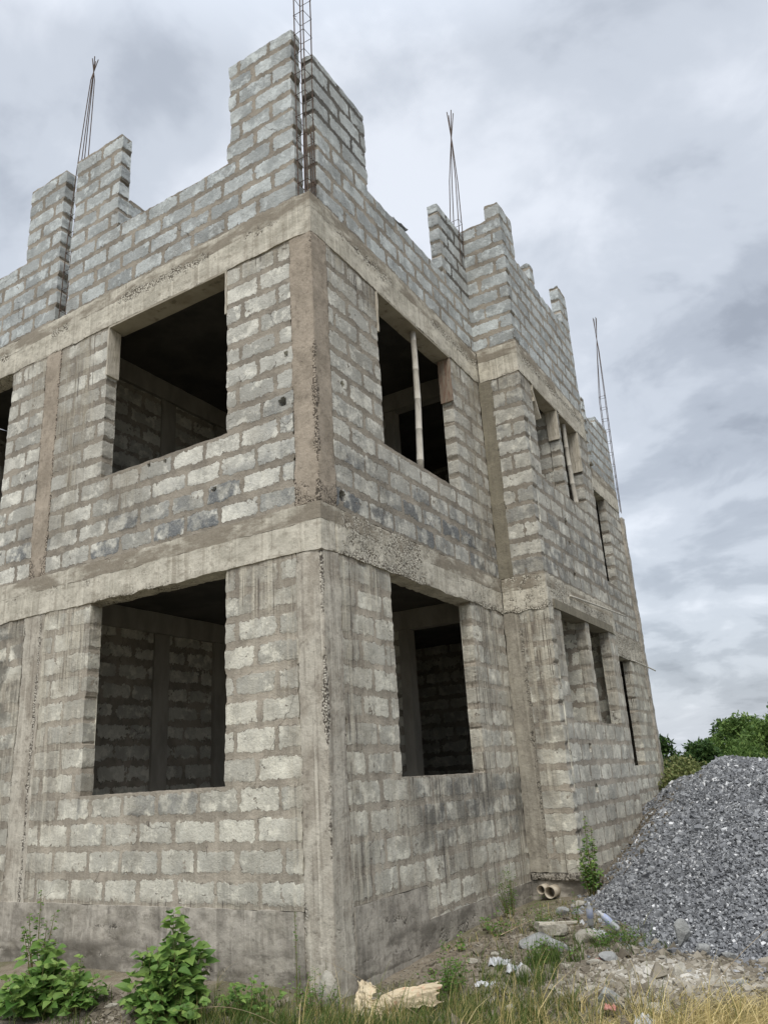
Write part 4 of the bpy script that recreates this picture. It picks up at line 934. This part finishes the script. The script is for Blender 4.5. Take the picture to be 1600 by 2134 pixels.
grass('green_grass', 'mixed green and straw grass along the foot of the house', [
    (4200, .9, -.75, .75, .28, .13, .6, .0, .8), (2400, 1.2, -.1, .45, .30, .12, .6, .05, .75), (1200, 1.7, .1, .5, .3, .12, .7, .1, .9),
    (2200, -.2, -.8, .6, .22, .12, .6, .0, .6), (900, 1.0, .9, .3, .4, .09, .6, .0, .6), (900, 1.6, 2.0, .35, .25, .08, .7, .0, .5), (700, .5, 2.4, .25, .6, .09, .7, .1, .9),
    (260, 1.3, -.6, 1.0, .4, .30, .6, .4, 1.), (900, -2.3, -1.1, .6, .2, .10, .5, .0, .5), (600, 1.3, 1.0, .12, .3, .16, .4, .0, .5)], 21)
grass('dry_grass', 'dense dry straw-coloured grass in the bottom right corner', [
    (11000, 2.8, -.38, .42, .22, .12, 1.5, .62, 1.), (9000, 3.2, .12, .28, .26, .13, 1.5, .64, 1.), (3600, 2.2, -.75, .45, .2, .14, 1.1, .35, 1.), (500, 2.5, -.1, .5, .2, .24, .9, .6, 1.)], 22)
# long bent straws
def straw(p, q, sag, label, seed=0, r=.0022):
    p, q = Vector(p), Vector(q); pts = [p.lerp(q, t / 12) + Vector((0, 0, sag * math.sin(math.pi * t / 12))) for t in range(13)]
    m = MB(); m.tube([tuple(v) for v in pts], [r * (1.2 - t / 14) for t in range(13)], 5); return tag(m.build('straw_stalk', 'twig', loc=tuple(p)), label, 'stalk')
straw((2.62, -.15, -.56), (3.25, .75, -.02), .05, 'long pale straw stalk slanting up to the right in front of the gravel foot')
straw((1.02, -.35, -.6), (.40, -.7, -.18), .02, 'straw stalk crossing in front of the torn sack')
straw((.98, 1.2, -.5), (.88, .9, .22), .01, 'tall thin straw stalk standing among the rubble blocks')
straw((1.38, 1.6, -.5), (1.36, 1.35, -.02), .01, 'tall straw stalk in front of the blue-white litter')
straw((-.95, -.9, -.6), (.45, -.95, -.62), .14, 'long arching straw stalk across the bottom centre')
straw((1.05, 3.9, -.35), (1.45, 3.35, .0), .02, 'dry stick lying on the lower gravel slope', r=.006)
straw((.55, 1.9, -.46), (.78, 2.2, -.36), .0, 'pale dry stick on the straw beside the plinth', r=.005)

# rubble pieces that can be told apart
rock(.92, 2.22, .19, .13, .11, 'rock', 'biggest flat-topped brown-grey rock of the rubble left of the creeper', .3, 1)
rock(.98, 1.78, .20, .15, .10, 'rock_grey', 'broad grey slab of rubble in front of the flat-topped rock', .9, 2)
rock(1.22, 1.66, .16, .09, .07, 'rock_grey', 'slanting grey concrete piece beside the blue plastic bag', .5, 3, tilt=.4)
rock(1.32, 2.02, .15, .12, .10, 'rock', 'brownish block fragment right of the pale plank end', .2, 4)
rock(.78, 2.95, .09, .06, .06, 'rock_grey', 'small pale-edged stone under the feathery weed by the pipes', .6, 5)
rock(.80, 3.42, .10, .07, .06, 'rock', 'angular brown stone directly below the drain pipes', 1.0, 6)
rock(1.22, .78, .085, .075, .085, 'rock', 'rounded pale stone half hidden in the green grass', .4, 7)
rock(2.22, 1.88, .075, .035, .13, 'rock_grey', 'grey shard standing upright at the foot of the gravel heap', .5, 8, sink=0., tilt=.15)
rock(1.75, 1.32, .085, .06, .06, 'rock_grey', 'grey stone next to the pink scrap on the debris mound', .3, 9)
rock(1.66, 1.22, .06, .05, .035, 'rock', 'pale lump below the pink scrap', .8, 10)
rock(2.38, .98, .10, .06, .08, 'rock', 'two-toned pale stone standing on the debris mound', 1.2, 11, tilt=-.4)
rock(2.25, 1.0, .08, .06, .05, 'rock', 'squat pale stone left of the two-toned stone', .2, 12)
rock(2.05, .35, .10, .07, .09, 'rock_grey', 'dull grey pointed stone in the grass edge of the mound', .7, 13)
rock(2.42, .25, .10, .07, .055, 'rock', 'smooth cream stone at the straw edge', .5, 14)
rock(2.18, .42, .05, .035, .035, 'rock', 'small cream stone left of the smooth cream stone', .1, 15)
rock(1.66, .42, .05, .035, .035, 'rock', 'small cream stone by the creeper on the mound', .9, 16)
rock(1.45, .05, .07, .06, .045, 'rock', 'cream stone low in the green grass', .4, 17)
rock(2.62, 1.62, .09, .04, .035, 'rock_grey', 'flat grey sliver lying on the gravel foot', 2.6, 18)
rock(2.40, 1.74, .08, .06, .045, 'rock_grey', 'blunt grey stone beside the upright shard', .3, 19)
rock(2.80, .92, .09, .05, .035, 'rock_grey', 'long grey stone at the right end of the gravel foot', .2, 20)
rock(2.66, .82, .07, .05, .06, 'rock', 'pale angular stone among the first straw blades', .6, 21)
rock(-1.72, -.55, .06, .05, .04, 'rock', 'crumbly brown clod on top of the soil mound', .6, 22)
rock(-1.58, -.52, .05, .04, .035, 'rock', 'smaller crumbly clod on the soil mound', .2, 23)
rock(-1.42, -.98, .05, .04, .03, 'rock', 'pale pebble at the foot of the soil mound', .9, 24)
rock(.06, -.17, .10, .045, .20, 'rock', 'pale flaking concrete lump against the foot of the corner column', .2, 25, sink=.2)
rock(.62, 1.18, .07, .05, .03, 'rock', 'pale broken flake near the plinth behind the bush', .7, 26)
rock(.70, 1.42, .07, .04, .03, 'rock', 'folded pale flake beside the grey plastic', .3, 27)
V, F = board_mesh(-.17, .17, -.03, .03, -.008, .008, 8, .003, .02, 50)
a_ = .55; R2 = np.array([[math.cos(a_), -math.sin(a_), 0], [math.sin(a_), math.cos(a_), 0], [0, 0, 1]])
tag(mesh_obj('plank_end', V @ R2.T, F, M['board'], loc=(1.12, 1.90, -.34)), 'pale plank end lying across the rubble blocks', 'plank')

# litter
def crumple(name, label, cat, x, y, sx, sy, sz, mat, seed, rot=0., dz=0., n=26, fl=.5):
    """a crumpled sheet: folded grid with thickness"""
    u, v = np.meshgrid(np.linspace(-1, 1, n), np.linspace(-1, 1, n), indexing='ij'); u, v = u.ravel(), v.ravel()
    e = 1 + .14 * fbm(np.arctan2(v, u) * 2 + seed, 0 * u, 0 * u, 1.1, 2)
    X = u * e + .10 * fbm(u, v, 0 * u + seed, 2.2, 3); Y = v * e + .10 * fbm(u, v, 0 * u + seed + 9, 2.2, 3)
    Z = np.abs(fbm(u, v, 0 * u + seed + 4, 1.5, 4)) * 1.9 - fl * (u * u + v * v) * .35 + .22
    V = np.stack([X * sx, Y * sy, Z * sz], 1); ct, st = math.cos(rot), math.sin(rot); V = V @ np.array([[ct, st, 0], [-st, ct, 0], [0, 0, 1]])
    I, J = [w.ravel() for w in np.meshgrid(np.arange(n - 1), np.arange(n - 1), indexing='ij')]
    F = np.stack([I * n + J, (I + 1) * n + J, (I + 1) * n + J + 1, I * n + J + 1], 1)
    V = V * np.array([1, 1, .6]); z = float(max(gz(x, y), heap_z(np.array(x), np.array(y)))); o = mesh_obj(name, V, F, M[mat], loc=(x, y, z + dz), smooth=True)
    md = o.modifiers.new('thick', 'SOLIDIFY'); md.thickness = .0018
    return tag(o, label, cat)
def sack():
    root = tag(empty('torn_paper_sack', (.55, -.12, float(gz(.55, -.12)))), 'torn yellow-tan paper cement sack crumpled in the grass by the corner', 'paper sack')
    def sheet(nm, org, U, W, mat, seed, lift, roll=0., n=30, torn=.08):
        u, v = np.meshgrid(np.linspace(0, 1, n), np.linspace(0, 1, n), indexing='ij'); u, v = u.ravel(), v.ravel()
        org, U, W = map(np.array, (org, U, W)); N = np.cross(U, W); N = N / np.linalg.norm(N); N = N if N[2] > 0 else -N
        tv = torn * fbm(u * 3, 0 * u, 0 * u + seed, 3., 3); tu = torn * fbm(0 * u, v * 3, 0 * u + seed + 2, 3., 3)
        P = org + U * (u + tu * (u > .97) * 2)[:, None] + W * (v + tv * (v > .97) * 2)[:, None]
        hgt = lift * np.sin(u * math.pi) * (1 - .5 * v) + .022 * fbm(u, v, 0 * u + seed, 3.2, 4) * 1.6 + .018 * np.abs(fbm(u, v, 0 * u + seed + 7, 7, 2))
        P = P + N * hgt[:, None]
        if roll: P = P + N * (roll * np.sin(v * math.pi))[:, None]
        I, J = [w.ravel() for w in np.meshgrid(np.arange(n - 1), np.arange(n - 1), indexing='ij')]
        F = np.stack([I * n + J, (I + 1) * n + J, (I + 1) * n + J + 1, I * n + J + 1], 1)
        o = mesh_obj(nm, P, F, M[mat], root); md = o.modifiers.new('thick', 'SOLIDIFY'); md.thickness = .002
        return o
    sheet('paper_flap', (-.22, -.14, .0), (.20, -.07, .0), (-.04, .13, .19), 'sack', 1, .03)
    sheet('paper_tube', (-.05, -.02, .10), (.42, .16, .08), (.03, -.11, -.10), 'sack', 2, .02, .045)
    sheet('paper_ply', (-.02, -.04, .02), (.26, .03, -.02), (.04, -.12, -.03), 'sack_in', 3, .02)
    sheet('paper_flap', (-.14, -.20, .0), (.22, -.02, .0), (.0, .04, .12), 'sack_in', 4, .03)
sack()
crumple('plastic_wrapper', 'crushed white plastic wrapper lying alone right of the green bush', 'wrapper', .98, .62, .085, .035, .05, 'plastic_w', 31, .35)
crumple('plastic_bag', 'greyish plastic film snagged beside the folded pale flakes', 'plastic bag', .86, 1.18, .09, .07, .09, 'plastic_w', 32)
crumple('plastic_bag', 'pale blue plastic bag wedged under the slanting concrete piece', 'plastic bag', 1.10, 1.40, .065, .05, .06, 'plastic_b', 33)
crumple('plastic_bag', 'white and blue film draped over the rounded pale stone', 'plastic bag', 1.12, .90, .07, .06, .09, 'plastic_w', 34, dz=.02)
crumple('plastic_bag', 'white crumpled bag lying in the dry grass', 'plastic bag', 2.42, -.10, .065, .055, .085, 'plastic_w', 35, dz=.05)
crumple('plastic_scrap', 'pink plastic scrap on the pale debris mound', 'plastic scrap', 1.69, 1.33, .055, .03, .035, 'plastic_p', 36)
crumple('plastic_scrap', 'tiny pink-red scrap in the grass left of the white bag', 'plastic scrap', 2.15, .05, .035, .02, .05, 'plastic_p', 37, dz=.06)
def bottle(x, y, rot, tilt, label, seed):
    V, F = lathe([(0, 0), (.026, .0), (.03, .02), (.029, .07), (.031, .09), (.030, .15), (.022, .19), (.011, .215), (.011, .235), (0, .236)], 16)
    V = V * (1 + .10 * fbm(V[:, 0] * 10, V[:, 1] * 10, V[:, 2] * 10 + seed, 2, 2)[:, None])
    z = float(gz(x, y)); o = mesh_obj('crushed_bottle', V, F, M['plastic_w'], loc=(x, y, z + .05), smooth=True); o.rotation_euler = (tilt, 0, rot)
    b_ = mesh_obj('bottle_label', *[(lambda A: (A[0] * 1.03, A[1]))(lathe([(.0295, .09), (.032, .10), (.031, .15), (.024, .18)], 16))][0], M['plastic_b'], o, smooth=True)
    return tag(o, label, 'bottle')
bottle(1.26, 2.40, .4, .5, 'crushed clear bottle with blue wrap, left of the litter pair at the gravel foot', 1)
bottle(1.55, 2.30, -.9, .8, 'crushed clear bottle with blue wrap, right of the litter pair at the gravel foot', 2)
crumple('plastic_bag', 'white rounded bag between the two crushed bottles', 'plastic bag', 1.38, 2.22, .085, .05, .09, 'plastic_w', 38)

# trees and bushes behind
def tree(name, label, az, dist, h, w, mat, seed, cat='tree', nl=9000, group='trees and bushes behind the gravel heap', clumps=26, bottom=.05, leafs=.12, depth=1.2, wisps=10, trunk=True):
    rr = np.random.default_rng(seed + 500); cx, cy = 4.15 + az[0] * dist, -5.78 + az[1] * dist
    z0 = -.6; root = tag(empty(name, (cx, cy, z0)), label, cat, group)
    tm = MB(); cl = []
    nb = 7 if trunk else 5
    base = [(0, 0, 0)] if trunk else [(rr.normal(0, w * .15), rr.normal(0, w * .15), 0) for _ in range(5)]
    if trunk: tm.tube([(0, 0, -.1), (.05 * w, .0, h * .22), (.02 * w, .03 * w, h * .45)], [.05 * h ** .5, .042 * h ** .5, .03 * h ** .5], 8)
    for i in range(nb):
        a = 2 * np.pi * i / nb + rr.uniform(-.4, .4); e = rr.uniform(.5, 1.); s = (.02 * w, .02 * w, h * .3) if trunk else base[i % 5]
        tip = (math.cos(a) * w * .40 * e, math.sin(a) * w * .40 * e, h * rr.uniform(.55, .85)); m = ((s[0] + tip[0]) / 2, (s[1] + tip[1]) / 2, s[2] * .4 + tip[2] * .6)
        tm.tube([s, m, tip], [.022 * h ** .5, .014 * h ** .5, .005], 6)
    tm.build('trunk', 'bark', root)
    for i in range(clumps):
        a = rr.uniform(0, 2 * np.pi); q = np.sqrt(rr.uniform(0, 1)); zz = bottom + (1 - bottom) * rr.uniform(0, 1)
        sh_ = np.sqrt(max(.02, 1 - (max(zz - .5, 0) / .52) ** 2))
        cl.append((math.cos(a) * q * w * .45 * sh_, math.sin(a) * q * w * .45 * sh_, zz * h * .93, rr.uniform(.13, .25) * min(w, h) * .8))
    for i in range(wisps):
        a = rr.uniform(0, 2 * np.pi); q = rr.uniform(.3, 1.05)
        cl.append((math.cos(a) * q * w * .42, math.sin(a) * q * w * .42, h * (.98 - .30 * q ** 2 + rr.uniform(-.06, .07)), rr.uniform(.05, .10) * min(w, h)))
    cl = np.array(cl); pr = cl[:, 3] ** 2; k = rr.choice(len(cl), nl, p=pr / pr.sum())
    d = rr.normal(size=(nl, 3)); d /= np.linalg.norm(d, axis=1, keepdims=True); rad = cl[k, 3] * np.cbrt(rr.uniform(.12, 1.25, nl))
    P = cl[k, :3] + d * rad[:, None] * np.array([1.2, 1.2, .8]); P = P[P[:, 2] > .02]; m = len(P); d = d[:m]
    dr = rr.normal(size=(m, 3)) * .8 + d + np.array([0, 0, -.2]); N = rr.normal(size=(m, 3)) * .6 + np.array([0, 0, 1])
    L = leafs * rr.uniform(.6, 1.3, m)
    dr /= np.linalg.norm(dr, axis=1, keepdims=True); s = np.cross(dr, N); s /= np.linalg.norm(s, axis=1, keepdims=True)
    V = np.zeros((m, 4, 3)); V[:, 0] = P; V[:, 1] = P + dr * (L * .5)[:, None] + s * (L * .22)[:, None]; V[:, 2] = P + dr * L[:, None]; V[:, 3] = P + dr * (L * .5)[:, None] - s * (L * .22)[:, None]
    tone = hash1(k[:m], 0, seed) * .45
    lm = MB(); lm.add(V.reshape(-1, 3), (np.arange(m) * 4)[:, None] + np.arange(4)[None], rnd=np.repeat(np.clip(tone + rr.uniform(0, .6, m), 0, 1), 4))
    lm.build('crown', mat, root)
    return root
tree('thin_tree', 'thin dark tree sprig rising just beside the far house corner', (-.2335, .972), 21, 2.25, .75, 'tree0', 1, nl=2600, clumps=12, wisps=6)
tree('olive_bush', 'low olive-green thicket at the far house corner', (-.222, .975), 19, 1.60, 2.2, 'tree2', 2, cat='bush', nl=11000, trunk=False, leafs=.09)
tree('round_tree', 'dark rounded tree standing alone left of the taller trees', (-.194, .981), 23, 2.05, 1.45, 'tree0', 3, nl=9000)
tree('tall_tree', 'dark tree with drooping sprays behind the rounded tree', (-.165, .986), 30, 2.85, 1.5, 'tree0', 4, nl=8000, wisps=10)
tree('tall_tree', 'tallest fresh-green tree with wispy top sprigs', (-.145, .989), 27, 2.75, 2.3, 'tree1', 5, nl=14000, wisps=30)
tree('tall_tree', 'fresh-green tree cut by the right edge of the photo', (-.112, .994), 24, 2.45, 2.6, 'tree1', 6, nl=14000, wisps=18)
tree('dark_tree', 'dark tree top peeping over at the right edge', (-.100, .995), 29, 3.05, 2.4, 'tree0', 7, nl=8000, wisps=16)
tree('olive_bush', 'olive bush with drooping twigs between the rounded tree and the gravel', (-.176, .984), 20, 1.45, 1.8, 'tree2', 8, cat='bush', nl=9000, trunk=False, leafs=.09)
tree('green_bush', 'dense green bush just above the gravel crest', (-.146, .989), 19, 1.75, 2.2, 'tree1', 9, cat='bush', nl=13000, trunk=False, leafs=.09)
tree('green_bush', 'dense green bush at the right edge above the gravel crest', (-.108, .994), 18, 1.75, 2.4, 'tree1', 10, cat='bush', nl=12000, trunk=False, leafs=.09)
tree('olive_bush', 'pale yellow-green grass-like bush on the ground behind the heap', (-.218, .976), 17.5, .95, 1.8, 'tree2', 11, cat='bush', nl=8000, trunk=False, leafs=.10, wisps=20)
tree('olive_bush', 'yellow-green low bush touching the sloping side of the heap', (-.196, .981), 16, .95, 1.6, 'tree2', 12, cat='bush', nl=7000, trunk=False, leafs=.10)
# far scrub beyond, one mass
rr = np.random.default_rng(77); n = 60000; az = rr.uniform(-1.2, .9, n); dd = rr.uniform(38, 75, n)
X = 4.15 + np.sin(az) * dd; Y = -5.78 + np.cos(az) * dd; hh = 1.7 + .9 * fbm(az * 12, 0 * az, 0 * az, 1, 3) + .6 * fbm(az * 60, dd * .1, 0 * az, 1, 2)
Z = -.6 + hh * rr.uniform(0, 1, n) ** .7; L = .35 * rr.uniform(.5, 1.2, n); d = rr.normal(size=(n, 3)); d /= np.linalg.norm(d, axis=1, keepdims=True); s = np.cross(d, rr.normal(size=(n, 3))); s /= np.linalg.norm(s, axis=1, keepdims=True)
P = np.stack([X, Y, Z], 1); V = np.zeros((n, 4, 3)); V[:, 0] = P; V[:, 1] = P + d * (L * .5)[:, None] + s * (L * .3)[:, None]; V[:, 2] = P + d * L[:, None]; V[:, 3] = P + d * (L * .5)[:, None] - s * (L * .3)[:, None]
m = MB(); m.add(V.reshape(-1, 3), (np.arange(n) * 4)[:, None] + np.arange(4)[None], rnd=np.repeat(rr.uniform(0, .8, n), 4))
tag(m.build('far_scrub', 'tree0'), 'distant band of green scrub behind the trees', 'scrub', kind='stuff')
